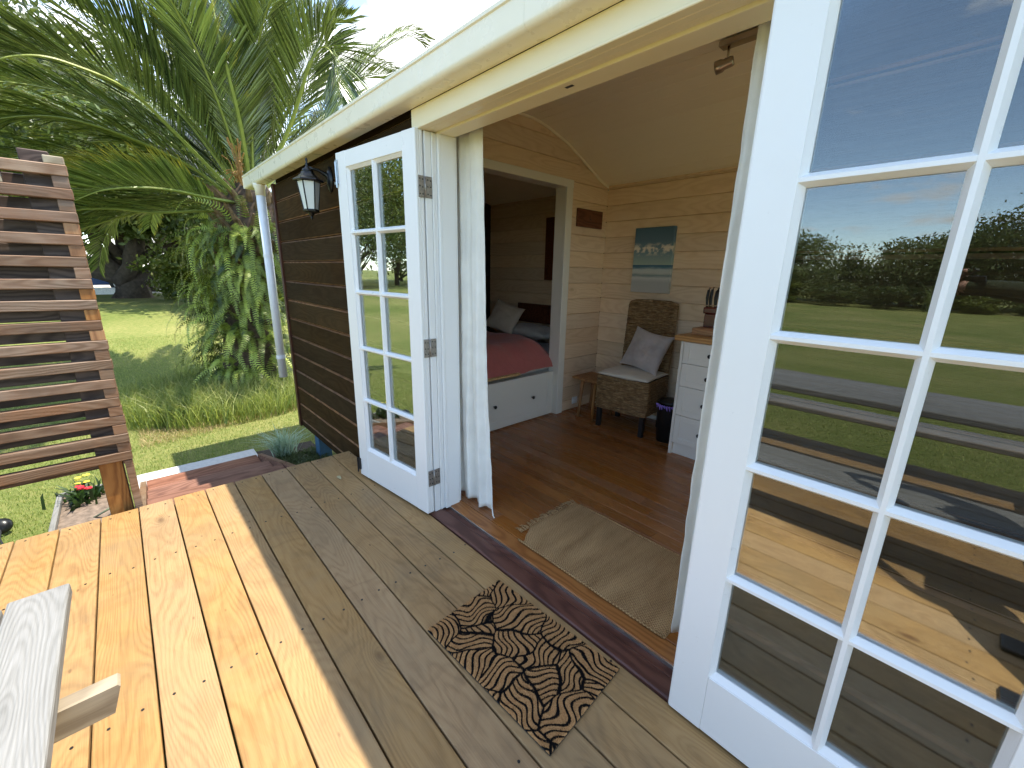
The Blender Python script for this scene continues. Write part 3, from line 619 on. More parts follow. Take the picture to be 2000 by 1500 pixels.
# hinges between left door and jamb
for z in (1.765, 0.985, 0.235):
    bm = nb(); box(bm, (JL - 0.001, 1.120, z - 0.048), (JL + 0.0045, 1.151, z + 0.048), 0.001); box(bm, (JL - 0.001, 1.162, z - 0.048), (JL + 0.0045, 1.196, z + 0.048), 0.001)
    fin('hinge_leaf', bm, M_STEEL, dl)
    bm = nb(); tube(bm, [(JL + 0.006, 1.156, z - 0.045), (JL + 0.006, 1.156, z + 0.045)], 0.0055, 10); fin('hinge_pin', bm, M_STEEL, dl, smooth=True)
    bm = nb()
    for yy_ in (1.128, 1.143, 1.171, 1.187):
        for q in (-0.032, 0.0, 0.032): lathe(bm, [(0.0035, 0), (0.0035, 0.0012)], 8, Matrix.Translation((JL + 0.0042, yy_, z + q + random.uniform(-.003, .003))) @ Matrix.Rotation(math.pi / 2, 4, 'Y'))
    fin('hinge_screw', bm, M_BLACK, dl)
# bolts on the free stile of the left door
bm = nb(); box(bm, (-DW - 0.002, -0.006, 1.85), (-DW + 0.020, 0.0, 1.975), 0.001); tube(bm, [(-DW + 0.009, -0.009, 1.83), (-DW + 0.009, -0.009, 1.965)], 0.005, 8); box(bm, (-DW - 0.004, -0.016, 1.845), (-DW + 0.008, -0.004, 1.858)); fin('bolt', bm, M_ZINC, dl, ML)
bm = nb(); box(bm, (-DW - 0.010, -0.012, 0.055), (-DW + 0.014, 0.0, 0.135), 0.001); tube(bm, [(-DW - 0.006, -0.014, 0.035), (-DW - 0.006, -0.014, 0.14)], 0.005, 8); fin('bolt', bm, M_BLACK, dl, ML)


# ================================================================== things on and round the deck
# slatted screen
scr = empty('privacy_screen', (-3.1, -0.6, 0), label='tall brown slatted timber screen at the end of the deck', cat='screen')
SY1 = -0.092; SY0 = -1.75; random.seed(5)
for i in range(15):
    z1 = 1.836 - 0.1064 * i; z0 = z1 - 0.050; bm = nb(); t = random.uniform(-.004, .004)
    M = Matrix.Translation((-3.1, SY1 + random.uniform(-.004, .004), z0)) @ Matrix.Rotation(random.uniform(-.004, .004), 4, 'X') @ Matrix.Rotation(random.uniform(-.03, .03), 4, 'Y')
    box(bm, (-0.042 + t, SY0 - SY1, 0), (0.0 + t, 0, 0.050), 0.0035, M); fin('slat', bm, M_SCREEN, scr)
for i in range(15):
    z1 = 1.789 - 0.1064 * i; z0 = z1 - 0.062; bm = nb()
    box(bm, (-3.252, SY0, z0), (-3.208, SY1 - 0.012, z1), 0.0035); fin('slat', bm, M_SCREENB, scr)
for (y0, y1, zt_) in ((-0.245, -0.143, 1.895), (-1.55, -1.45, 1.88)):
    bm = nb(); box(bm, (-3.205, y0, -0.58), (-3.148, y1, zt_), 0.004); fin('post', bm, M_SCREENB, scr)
bm = nb(); box(bm, (-3.147, -0.243, -0.075), (-3.135, -0.146, 0.30), 0.002); fin('post_face', bm, M_POST, scr)  # sunlit foot of the dark post, painted as a lighter timber face
bm = nb(); box(bm, (-3.15, -0.135, -0.06), (-3.108, -0.100, 0.29), 0.003); fin('post', bm, M_SCREEN, scr)
for i in range(14):
    z1 = 1.835 - 0.1064 * i - 0.0505; z0 = z1 - 0.0535
    bm = nb(); box(bm, (-3.140, -0.150, z0), (-3.104, SY1 - 0.001, z1), 0.002); o = fin('spacer_block', bm, M_POST if 2 <= i <= 7 and i != 4 else M_SCREEN, scr)
for (y0, y1) in ((-0.165, SY1 - 0.002), (-0.42, -0.31)):
    bm = nb(); box(bm, (-3.143, y0, 1.8365), (-3.103, y1, 1.872), 0.003); fin('top_block', bm, M_BENCHEND, scr)
bm = nb(); box(bm, (-3.143, -0.42, 1.731), (-3.103, -0.31, 1.786), 0.003); fin('spacer_block', bm, M_BENCHEND, scr)

# picnic table
pt = empty('picnic_table', (-0.7, -1.1, 0), label='weathered grey picnic table with attached bench seats beside the deck edge', cat='picnic table')
def plank(name, x0, x1, y0, y1, z0, z1, mat=M_BENCH, bev=0.007):
    bm = nb(); box(bm, (x0, y0, z0), (x1, y1, z1), bev, None, 2); return fin(name, bm, mat, pt)
SEATZ = 0.372
plank('seat', -1.815, 1.05, -0.408, -0.272, SEATZ - 0.042, SEATZ); plank('seat', -1.80, 1.06, -0.555, -0.416, SEATZ - 0.042, SEATZ - 0.002)
plank('seat', -1.80, 1.05, -1.79, -1.655, SEATZ - 0.042, SEATZ); plank('seat', -1.81, 1.05, -1.935, -1.797, SEATZ - 0.042, SEATZ)
for k in range(4): plank('tabletop_board', -1.82 + 0.01 * (k % 2), 1.05, -1.40 + 0.142 * k, -1.264 + 0.142 * k, 0.66, 0.70)
for x in (-1.345, 0.50):
    bm = nb(); prism(bm, [(-2.03, 0.325), (-0.168, 0.325), (-0.163, 0.318), (-0.185, 0.245), (-2.01, 0.245)], 'x', x, x + 0.045); fin('bearer', bm, M_BENCHEND, pt)
    bm = nb(); box(bm, (x, -1.37, 0.58), (x + 0.045, -0.85, 0.657), 0.003); fin('bearer', bm, M_BENCHEND, pt)
    for s in (-1, 1):
        bm = nb(); yc = -1.11; prism(bm, [(yc + s * 0.18, 0.655), (yc + s * 0.27, 0.655), (yc + s * 0.78, 0.0), (yc + s * 0.68, 0.0)], 'x', x + 0.047, x + 0.09); fin('leg', bm, M_BENCHEND, pt)

# lantern
LSC = 0.84
ln = empty('wall_lantern', (-3.1, 1.16, 1.95), label='black six sided coach lantern with frosted panes beside the left door', cat='wall lantern')
LX, LY, LZ = -3.105, 1.03, 1.72
M6 = Matrix.Translation((LX, LY, LZ + 0.025)) @ Matrix.Rotation(R(12), 4, 'Z') @ Matrix.Diagonal((LSC, LSC, LSC, 1))
def hexp(bm, prof): lathe(bm, prof, 6, M6)
bm = nb(); hexp(bm, [(0.108, 0.215), (0.112, 0.222), (0.107, 0.230), (0.075, 0.248), (0.050, 0.272), (0.046, 0.284)]); fin('roof', bm, M_BLACKMETAL, ln)
bm = nb(); lathe(bm, [(0.040, 0.280), (0.044, 0.290), (0.034, 0.305), (0.016, 0.315), (0.010, 0.330), (0.014, 0.338), (0.006, 0.352), (0.009, 0.366), (0.010, 0.374), (0.003, 0.386)], 14, M6); fin('finial', bm, M_BLACKMETAL, ln, smooth=True)
def rr(z): return 0.052 + (0.082 - 0.052) * z / 0.20
for k in range(6):
    a0, a1 = k * math.pi / 3, (k + 1) * math.pi / 3; t = bmesh.new()
    for dr in (0.0,):
        P = [(math.cos(a) * (rr(z) - 0.002), math.sin(a) * (rr(z) - 0.002), z) for a, z in ((a0, 0.012), (a1, 0.012), (a1, 0.212), (a0, 0.212))]
        t.faces.new([t.verts.new(M6 @ Vector(p)) for p in P])
    fin('pane', t, M_FROST, ln)
    bm = nb(); tube(bm, [(math.cos(a0) * rr(0.0), math.sin(a0) * rr(0.0), 0.004), (math.cos(a0) * rr(0.2), math.sin(a0) * rr(0.2), 0.218)], 0.0052, 6, M=M6); fin('glazing_bar', bm, M_BLACKMETAL, ln)
bm = nb(); hexp(bm, [(0.030, -0.012), (0.058, -0.004), (0.060, 0.006), (0.054, 0.014)]); lathe(bm, [(0.004, -0.062), (0.010, -0.052), (0.007, -0.040), (0.018, -0.028), (0.026, -0.012)], 12, M6); fin('base', bm, M_BLACKMETAL, ln)
bm = nb(); tube(bm, [(LX, LY, LZ + 0.292), (LX + 0.006, LY + 0.04, LZ + 0.287), (-3.095, 1.10, LZ + 0.282), (-3.09, 1.145, LZ + 0.260), (-3.085, 1.164, LZ + 0.235)], [0.010, 0.009, 0.010, 0.016, 0.024], 10); fin('arm', bm, M_BLACKMETAL, ln, smooth=True)
bm = nb(); lathe(bm, [(0.052, 0.0), (0.055, 0.008), (0.036, 0.020), (0.022, 0.026)], 16, Matrix.Translation((-3.085, 1.1695, LZ + 0.235)) @ Matrix.Rotation(R(90), 4, 'X') @ Matrix.Diagonal((0.8, 1.5, 1, 1))); fin('wall_plate', bm, M_BLACKMETAL, ln, smooth=True)

# doormat
def matmat():
    m = Mt('coir_leaf_print', 0.95, 0.1); p = m.coord()
    q = m.vec('ADD', p, m.vec('MULTIPLY', m.vec('SUBTRACT', m.node('ShaderNodeTexNoise').outputs[1], (0.5, 0.5, 0.5)), (0, 0, 0)))
    nz = m.node('ShaderNodeTexNoise'); nz.inputs['Scale'].default_value = 7; nz.inputs['Detail'].default_value = 1; m.l(p, nz.inputs['Vector'])
    q = m.vec('ADD', p, m.vec('MULTIPLY', m.vec('SUBTRACT', nz.outputs[1], (0.5, 0.5, 0.5)), (0.07, 0.07, 0)))
    q = m.vec('MULTIPLY', q, (1.0, 1.0, 0.0))
    w1 = m.node('ShaderNodeTexNoise'); w1.inputs['Scale'].default_value = 6.0; w1.inputs['Detail'].default_value = 1.0; m.l(p, w1.inputs['Vector'])
    q = m.vec('ADD', p, m.vec('MULTIPLY', m.vec('SUBTRACT', w1.outputs[1], (0.5, 0.5, 0.5)), (0.10, 0.10, 0))); q = m.vec('MULTIPLY', q, (1.0, 1.0, 0.0))
    SC = 6.8
    va = m.node('ShaderNodeTexVoronoi'); va.inputs['Scale'].default_value = SC; m.l(q, va.inputs['Vector'])
    ve = m.node('ShaderNodeTexVoronoi', feature='DISTANCE_TO_EDGE'); ve.inputs['Scale'].default_value = SC; m.l(q, ve.inputs['Vector'])
    sc = m.node('ShaderNodeSeparateColor'); m.l(va.outputs['Color'], sc.inputs[0]); ang = m.math('ADD', m.math('MULTIPLY', sc.outputs[0], 2.6), -0.9)
    sx = m.node('ShaderNodeSeparateXYZ'); m.l(m.vec('SUBTRACT', q, va.outputs['Position']), sx.inputs[0])
    u = m.math('ADD', m.math('MULTIPLY', sx.outputs[0], m.math('COSINE', ang)), m.math('MULTIPLY', sx.outputs[1], m.math('SINE', ang)))
    v = m.math('SUBTRACT', m.math('MULTIPLY', sx.outputs[1], m.math('COSINE', ang)), m.math('MULTIPLY', sx.outputs[0], m.math('SINE', ang)))
    fz = m.noise(p, 240, 2); jit = m.math('SUBTRACT', fz, 0.5)
    ph = m.math('ADD', u, m.math('MULTIPLY', m.math('SINE', m.math('MULTIPLY', v, 44.0)), 0.013))
    st = m.math('ADD', m.math('SINE', m.math('MULTIPLY', ph, 6.283 / 0.0225)), m.math('MULTIPLY', jit, 0.9))
    a = m.rng(st, 0.34, 0.60); b_ = m.rng(m.math('ADD', ve.outputs['Distance'], m.math('MULTIPLY', jit, 0.03)), 0.018, 0.030, 1, 0)
    k = m.math('MAXIMUM', a, b_)
    base = m.mix(m.rng(m.noise(p, 300, 3, 0.7), 0.3, 0.7), (0.32, 0.165, 0.065), (0.62, 0.37, 0.165))
    m.color(m.mix(k, base, (0.008, 0.007, 0.007))); return m.m
M_COIR = matmat()
dm = empty('doormat', (-0.893, 0.894, 0.0), R(3.2), label='coir doormat printed with black curling leaf lines in front of the doorway', cat='doormat')
MM = Matrix.Translation((-0.893, 0.894, 0.0)) @ Matrix.Rotation(R(3.0), 4, 'Z')
bm = nb(); box(bm, (-0.312, -0.197, 0.0015), (0.312, 0.197, 0.006), 0.001); fin('backing', bm, M_BLACK, dm, MM)
n = 60000; X = rs.uniform(-0.311, 0.311, n); Y = rs.uniform(-0.196, 0.196, n); h = rs.uniform(0.010, 0.017, n); az = rs.uniform(0, 6.283, n); ln_ = rs.uniform(0, 0.007, n); wd = 0.0016
V = np.zeros((n, 3, 3), np.float32); V[:, 0] = np.c_[X - wd * np.cos(az), Y - wd * np.sin(az), np.full(n, .005)]; V[:, 1] = np.c_[X + wd * np.cos(az), Y + wd * np.sin(az), np.full(n, .005)]
a2 = rs.uniform(0, 6.283, n); V[:, 2] = np.c_[X + ln_ * np.cos(a2), Y + ln_ * np.sin(a2), h]
mobj('pile', npmesh('pile', V.reshape(-1, 3), np.arange(3 * n).reshape(-1, 3)), M_COIR, dm, MM, kind='stuff')
bm = nb(); box(bm, (-0.3115, -0.1965, 0.006), (0.3115, 0.1965, 0.0095)); fin('pile_base', bm, M_COIR, dm, MM)

# fallen leaf on the deck
bm = nb(); lp = PZ(662, 933, 0.004); t = bmesh.new(); vs = [t.verts.new((lp.x + a, lp.y + b, 0.004 + c)) for a, b, c in ((-.03, 0, 0.002), (-.01, .012, .008), (.02, .009, .004), (.035, 0, 0.001), (.018, -.01, .006), (-.012, -.011, .003))]; t.faces.new(vs); bm.free()
fin('fallen_leaf', t, plain('dry_leaf', (0.42, 0.36, 0.2), 0.8), label='small dry leaf lying on the deck boards near the left door', cat='leaf')

# curtains
def curtain(name, path, zt_, zb_, amp, folds, label, flare=0.0, mat=M_CURTAIN, tie=False, seed=0):
    """path: (x0,y0)-(x1,y1) along the top; folds deepen down the drop"""
    nu, nv = 90, 60; V = []; (x0, y0), (x1, y1) = path
    for j in range(nv + 1):
        f = j / nv; z = zt_ + (zb_ - zt_) * f
        for i in range(nu + 1):
            u = i / nu; uu = u + 0.018 * math.sin(7 * f + 3 * u + seed)
            a = amp * (0.45 + 0.75 * f)
            y = y0 + (y1 - y0) * u + a * (math.sin(2 * math.pi * folds * uu + 0.9 * math.sin(2.1 * f + seed)) + 0.35 * math.sin(2 * math.pi * folds * 2.3 * uu + 1.3 + 2 * f)) + 0.004 * noise.noise(Vector((u * 9, f * 22, seed)))
            x = x0 + (x1 - x0) * u + flare * f * (u - 0.0) + a * 0.35 * math.cos(2 * math.pi * folds * uu + 1.1) + 0.003 * noise.noise(Vector((u * 7 + 9, f * 26, seed)))
            zz_ = z + (0.012 * math.sin(2 * math.pi * folds * uu + 2.0) if j == nv else 0) + 0.004 * math.sin(5 * u) * f
            V.append((x, y, zz_))
    F = [(j * (nu + 1) + i, j * (nu + 1) + i + 1, (j + 1) * (nu + 1) + i + 1, (j + 1) * (nu + 1) + i) for j in range(nv) for i in range(nu)]
    o = mobj(name, npmesh(name, V, F), mat, smooth=True, label=label, cat='curtain')
    sm = o.modifiers.new('thickness', 'SOLIDIFY'); sm.thickness = 0.0015; return o
cl = curtain('curtain', ((-2.05, 1.380), (-1.735, 1.392)), 2.055, 0.035, 0.018, 3.4, 'white cotton curtain gathered at the left side of the doorway', flare=0.075, seed=1)
bm = nb(); tube(bm, [(-1.650, 1.392, 0.07), (-1.636, 1.386, 0.045), (-1.618, 1.377, 0.022), (-1.600, 1.369, 0.0215)], 0.0035, 6); fin('tie_cord', bm, M_CURTAIN, cl)
cr = curtain('curtain', ((-0.535, 1.365), (-0.36, 1.385)), 2.055, 0.035, 0.018, 2.2, 'white cotton curtain hanging behind the large right door', flare=-0.004, seed=4)

# ================================================================== inside the cabin
jm = None
def jutemat():
    m = Mt('jute_weave', 0.95, 0.1); p = m.coord(); sx = m.node('ShaderNodeSeparateXYZ'); m.l(p, sx.inputs[0])
    wob = m.math('MULTIPLY', m.noise(p, 40, 3), 0.012)
    a = m.math('SINE', m.math('MULTIPLY', m.math('ADD', sx.outputs[0], wob), 6.283 / 0.016)); b = m.math('SINE', m.math('MULTIPLY', m.math('ADD', sx.outputs[1], wob), 6.283 / 0.011))
    h = m.math('ADD', m.math('MULTIPLY', m.math('MULTIPLY', a, b), 0.5), m.math('MULTIPLY', m.noise(p, 500, 3), 0.7))
    f = m.math('ADD', m.rng(h, -0.3, 0.9, 0, 0.6), m.math('MULTIPLY', m.noise(m.vec('MULTIPLY', p, (3.0, 0.6, 1)), 5, 4), 0.6))
    m.color(m.ramp(f, [(0.2, (0.10, 0.050, 0.02)), (0.5, (0.29, 0.165, 0.072)), (0.85, (0.52, 0.33, 0.155))])); m.bump(h, 0.9, 0.004); return m.m
M_JUTE = jutemat()
rg = empty('jute_rug', (-1.0, 1.6, 0.02), label='brown woven jute rug with a fringed end just inside the doorway', cat='rug')
V = []; F = []; nu, nv = 110, 60
for j in range(nv + 1):
    for i in range(nu + 1):
        u, v = i / nu, j / nv; x = -1.40 + 0.86 * u; y = 1.332 + 0.515 * v
        if u < 0.09: y += (0.085 - u) * 0.55 * max(0, (0.45 - v)) * 2 if v < 0.45 else 0; x += 0.05 * max(0, 0.2 - v) / 0.2 * (0.09 - u) / 0.09
        edge = min(u * 0.86, (1 - u) * 0.86, v * 0.515, (1 - v) * 0.515); z = 0.0285 + 0.0025 * noise.noise(Vector((x * 9, y * 9, 1))) - (0.007 if edge < 0.001 else 0)
        y += 0.004 * noise.noise(Vector((x * 14, v * 2, 5))); V.append((x, y, z))
F = [(j * (nu + 1) + i, j * (nu + 1) + i + 1, (j + 1) * (nu + 1) + i + 1, (j + 1) * (nu + 1) + i) for j in range(nv) for i in range(nu)]
mobj('woven_body', npmesh('woven_body', V, F), M_JUTE, rg, smooth=True)
for y0 in (1.3325, 1.846):
    bm = nb(); tube(bm, [(-1.36 + 0.09 * k, y0 + 0.003 * noise.noise(Vector(((-1.36 + .09 * k) * 14, 0, 5))), 0.027) for k in range(10)], 0.0055, 6); fin('edge_cord', bm, M_JUTE, rg, smooth=True)
random.seed(2)
for k in range(46):
    y = 1.385 + 0.0102 * k; bm = nb(); L = random.uniform(0.032, 0.055); d = random.uniform(-0.014, 0.014); x0 = -1.395
    for q in range(3):
        yo = random.uniform(-.004, .004); tube(bm, [(x0 + 0.004, y, 0.029), (x0 - L * 0.5, y + d * .5 + yo, 0.033), (x0 - L, y + d + yo * 2, 0.0235)], [0.0028, 0.0024, 0.0012], 4)
    fin('tassel', bm, M_JUTE, rg)

# wicker chair
def wickermat():
    m = Mt('woven_banana_leaf', 0.55, 0.3); p = m.coord()
    f = m.noise(m.vec('MULTIPLY', p, (0.35, 0.35, 2.5)), 60, 4, 0.7); g = m.noise(p, 28, 3)
    m.color(m.ramp(m.math('ADD', m.math('MULTIPLY', f, 0.75), m.math('MULTIPLY', g, 0.25)), [(0.3, (0.06, 0.032, 0.014)), (0.5, (0.22, 0.135, 0.062)), (0.72, (0.50, 0.36, 0.19))]))
    m.bump(f, 0.8, 0.006); return m.m
M_WICK = wickermat()
CM = Matrix.Translation((-1.935, 3.285, 0.02)) @ Matrix.Rotation(R(4.4), 4, 'Z')
chair = empty('wicker_chair', M=CM, label='wicker dining chair with a cushion in the far corner of the room', cat='chair')
def rope_loop(pts, rad, par, name, wob=0.0015, M=CM):
    pass
bm = nb(); random.seed(8)
def loop(bm, x0, x1, y0, y1, z, r, seg=26):
    c = [(x0, y0), (x1, y0), (x1, y1), (x0, y1), (x0, y0)]; pts = []
    for (a, b), (c_, d) in zip(c, c[1:]):
        for k in range(7): t_ = k / 7; pts.append((a + (c_ - a) * t_ + random.uniform(-.0025, .0025), b + (d - b) * t_ + random.uniform(-.0025, .0025), z + random.uniform(-.0035, .0035)))
    pts.append(pts[0]); tube(bm, pts, [r * random.uniform(0.85, 1.15) for _ in pts], 5, False, CM)
for k in range(21): loop(bm, -0.236, 0.236, -0.208, 0.205, 0.192 + 0.0145 * k, 0.0085)
fin('woven_seat_box', bm, M_WICK, chair, smooth=True)
bm = nb(); box(bm, (-0.232, -0.204, 0.19), (0.232, 0.202, 0.485), 0, CM); fin('seat_core', bm, M_BLACK, chair)
bm = nb()
def back(z): return 0.215 + 0.085 * max(0, (z - 0.45)) ** 1.2   # recline
for k in range(45):
    z = 0.475 + 0.0145 * k; y = back(z); hw = 0.222 - (0.03 * max(0, (z - 1.09) / 0.04) ** 2 if z > 1.09 else 0)
    pts = [(-hw + 2 * hw * i / 12 + random.uniform(-.002, .002), y - 0.022 + 0.006 * math.cos((i / 12 - .5) * 2.4) + random.uniform(-.0025, .0025), z + random.uniform(-.0035, .0035)) for i in range(13)]
    pts = pts + [(hw + 0.004, y, z)] + [(a, y + 0.022, c) for a, b, c in pts[::-1]] + [(-hw - 0.004, y, z)]; pts.append(pts[0]); tube(bm, pts, [0.0085 * random.uniform(.85, 1.15) for _ in pts], 5, False, CM)
fin('woven_backrest', bm, M_WICK, chair, smooth=True)
bm = nb()
for s in (-1, 1): tube(bm, [(s * 0.222, back(z) - 0.0, z) for z in (0.46, 0.7, 0.9, 1.05)] + [(s * 0.205, back(1.11), 1.115), (s * 0.16, back(1.12), 1.128), (0, back(1.12), 1.131)], 0.014, 7, True, CM)
fin('edge_roll', bm, M_WICK, chair, smooth=True)
for sx, sy in ((-1, -1), (1, -1), (-1, 1), (1, 1)):
    bm = nb(); box(bm, (sx * 0.21 - 0.02, sy * 0.18 - 0.02, 0.0), (sx * 0.21 + 0.02, sy * 0.18 + 0.02, 0.189), 0.003, CM); fin('leg', bm, M_BLACK, chair)
def pillow(name, M, w_, h_, t_, mat, seed=0, corner=0.10, n=30, **k):
    V = []; F = []
    for side in (1, -1):
        for j in range(n + 1):
            for i in range(n + 1):
                u, v = i / n * 2 - 1, j / n * 2 - 1; e = max(0.0, (1 - abs(u) ** 2.4)) ** 0.55 * max(0.0, (1 - abs(v) ** 2.4)) ** 0.55
                px = u * w_ / 2 * (1 - corner * (1 - abs(v) ** 2) * abs(u) ** 3); py = v * h_ / 2 * (1 - corner * (1 - abs(u) ** 2) * abs(v) ** 3)
                wr = 0.12 * t_ * noise.noise(Vector((u * 2.6, v * 2.6, seed + side))) + 0.05 * t_ * noise.noise(Vector((u * 7, v * 7, seed + side)))
                V.append((px, py, side * (e * t_ / 2 + wr * e)))
    m_ = (n + 1) ** 2
    for s_ in (0, 1):
        for j in range(n):
            for i in range(n):
                a = s_ * m_ + j * (n + 1) + i; q = (a, a + 1, a + n + 2, a + n + 1); F.append(q if s_ == 0 else q[::-1])
    me = npmesh(name, V, F); bm = nb(); bm.from_mesh(me); bmesh.ops.remove_doubles(bm, verts=bm.verts[:], dist=1e-5); bm.to_mesh(me); bm.free()
    return mobj(name, me, mat, None, M, smooth=True, **k)
pad = pillow('seat_pad', CM @ Matrix.Translation((0.0, -0.012, 0.505)), 0.49, 0.44, 0.075, M_PAD, 3, 0.03, label='cream seat pad lying on the wicker chair', cat='seat pad')
pillow('cushion', CM @ Matrix.Translation((0.06, 0.085, 0.705)) @ Matrix.Rotation(R(-6), 4, 'Z') @ Matrix.Rotation(R(66), 4, 'X') @ Matrix.Rotation(R(-9), 4, 'Z'), 0.40, 0.38, 0.14, M_CUSHION, 9, 0.13, label='square lilac grey velvet cushion leaning on the wicker chair back', cat='cushion')

# stool
st = empty('stool', (-2.38, 3.28, 0.02), label='small brown wooden stool between the chair and the corner', cat='stool')
bm = nb(); box(bm, (-2.51, 3.13, 0.385), (-2.18, 3.45, 0.41), 0.006); fin('seat', bm, M_STOOL, st)
for x, y in ((-2.40, 3.125), (-2.225, 3.11), (-2.47, 3.40), (-2.22, 3.41)):
    bm = nb(); tx = x + (0.02 if x < -2.3 else -0.0); tube(bm, [(x, y, 0.02), (tx - 0.01, y + 0.03, 0.386)], [0.012, 0.019], 10); fin('leg', bm, M_STOOL, st, smooth=True)
# waste bin
bn = empty('waste_bin', (-1.53, 3.22, 0.02), label='black waste bin with a violet liner showing beside the drawers', cat='bin')
MB_ = Matrix.Translation((-1.535, 3.24, 0.021))
bm = nb(); lathe(bm, [(0.085, 0.0), (0.102, 0.30), (0.106, 0.31), (0.106, 0.318), (0.098, 0.318), (0.082, 0.02)], 24, MB_); fin('body', bm, M_BLACK, bn, smooth=True)
bm = nb(); lathe(bm, [(0.100, 0.335), (0.088, 0.352), (0.05, 0.366), (0.01, 0.37)], 20, MB_); fin('lid', bm, M_BLACK, bn, smooth=True)
bm = nb()
for k in range(9):
    a = -2.4 + 0.2 * k; tube(bm, [MB_ @ Vector((0.107 * math.cos(a), 0.107 * math.sin(a), 0.325)), MB_ @ Vector((0.112 * math.cos(a + .1), 0.112 * math.sin(a + .1), 0.29 + 0.012 * math.sin(k * 2)))], [0.012, 0.002], 4)
fin('liner', bm, plain('violet_plastic', (0.28, 0.18, 0.62), 0.4), bn)
# drawer unit
du = empty('drawer_unit', (-1.0, 3.3, 0.02), label='off white kitchen drawer unit with timber worktop along the back wall', cat='drawer unit')
bm = nb(); box(bm, (-1.395, 2.998, 0.021), (-1.374, 3.635, 0.918), 0.001); fin('side_panel', bm, M_UNIT, du)
bm = nb(); box(bm, (-1.373, 3.018, 0.12), (-0.56, 3.63, 0.917)); fin('carcass', bm, M_UNIT, du)
bm = nb(); box(bm, (-1.373, 3.03, 0.021), (-0.56, 3.045, 0.119)); fin('plinth', bm, M_UNIT, du)
bm = nb(); box(bm, (-1.437, 2.965, 0.9185), (-0.54, 3.638, 0.956), 0.004); fin('worktop', bm, M_OAK, du)
for x0, x1 in ((-1.3715, -0.969), (-0.966, -0.563)):
    for z0, z1 in ((0.753, 0.912), (0.578, 0.750), (0.350, 0.575), (0.122, 0.347)):
        bm = nb(); fw = 0.044
        box(bm, (x0, 2.9995, z0), (x1, 3.010, z1), 0.001); box(bm, (x0 + fw, 2.9945, z0 + 0.001), (x1 - fw, 2.9990, z0 + fw), 0.001); box(bm, (x0 + fw, 2.9945, z1 - fw), (x1 - fw, 2.9990, z1 - 0.001), 0.001)
        box(bm, (x0 + .001, 2.9945, z0 + .001), (x0 + fw - .0005, 2.9990, z1 - .001), 0.001); box(bm, (x1 - fw + .0005, 2.9945, z0 + .001), (x1 - .001, 2.9990, z1 - .001), 0.001)
        box(bm, (x0 + fw + .003, 3.0105, z0 + fw), (x1 - fw - .003, 3.012, z1 - fw)); d = fin('drawer', bm, M_UNIT, du)
        bm = nb(); lathe(bm, [(0.006, 0), (0.006, 0.014), (0.015, 0.018), (0.0155, 0.026), (0.009, 0.031)], 14, Matrix.Translation(((x0 + x1) / 2, 2.999, (z0 + z1) / 2)) @ Matrix.Rotation(R(90), 4, 'X')); fin('knob', bm, M_BLACKMETAL, d, smooth=True)
bm = nb(); box(bm, (-1.375, 3.10, 0.9575), (-0.95, 3.42, 1.006), 0.004); fin('chopping_board', bm, M_BOARD, label='thick brown chopping board lying on the worktop', cat='chopping board')
kb = empty('knife_block', (-1.33, 3.3, 1.006), label='dark red knife block holding black handled knives on the chopping board', cat='knife block')
MK = Matrix.Translation((-1.318, 3.27, 1.0065)) @ Matrix.Rotation(R(8), 4, 'Z')
bm = nb(); box(bm, (-0.035, -0.055, 0), (0.065, 0.055, 0.10), 0.004, MK); box(bm, (-0.048, -0.062, 0.1005), (0.078, 0.062, 0.150), 0.01, MK, 2); fin('block', bm, plain('dark_red_varnish', (0.085, 0.012, 0.010), 0.25), kb)
for i, (x, y, l) in enumerate(((-0.03, -0.03, 0.14), (-0.002, -0.035, 0.145), (0.028, -0.028, 0.135), (0.056, -0.032, 0.14), (-0.02, 0.02, 0.13), (0.02, 0.025, 0.14))):
    bm = nb(); pts = [(x, y, 0.149), (x - 0.004, y, 0.165), (x - 0.008, y, 0.15 + l * 0.5), (x - 0.004, y, 0.15 + l * .85), (x + 0.004, y, 0.15 + l)]; tube(bm, pts, [0.009, 0.008, 0.011, 0.010, 0.007], 8, True, MK @ Matrix.Diagonal((1, 1, 1, 1))); k_ = fin('knife', bm, M_BLACKMETAL, kb, smooth=True)
    bm = nb(); lathe(bm, [(0.0105, 0), (0.0105, 0.006)], 8, MK @ Matrix.Translation((x - 0.002, y, 0.158))); fin('bolster', bm, M_NICKEL, k_)
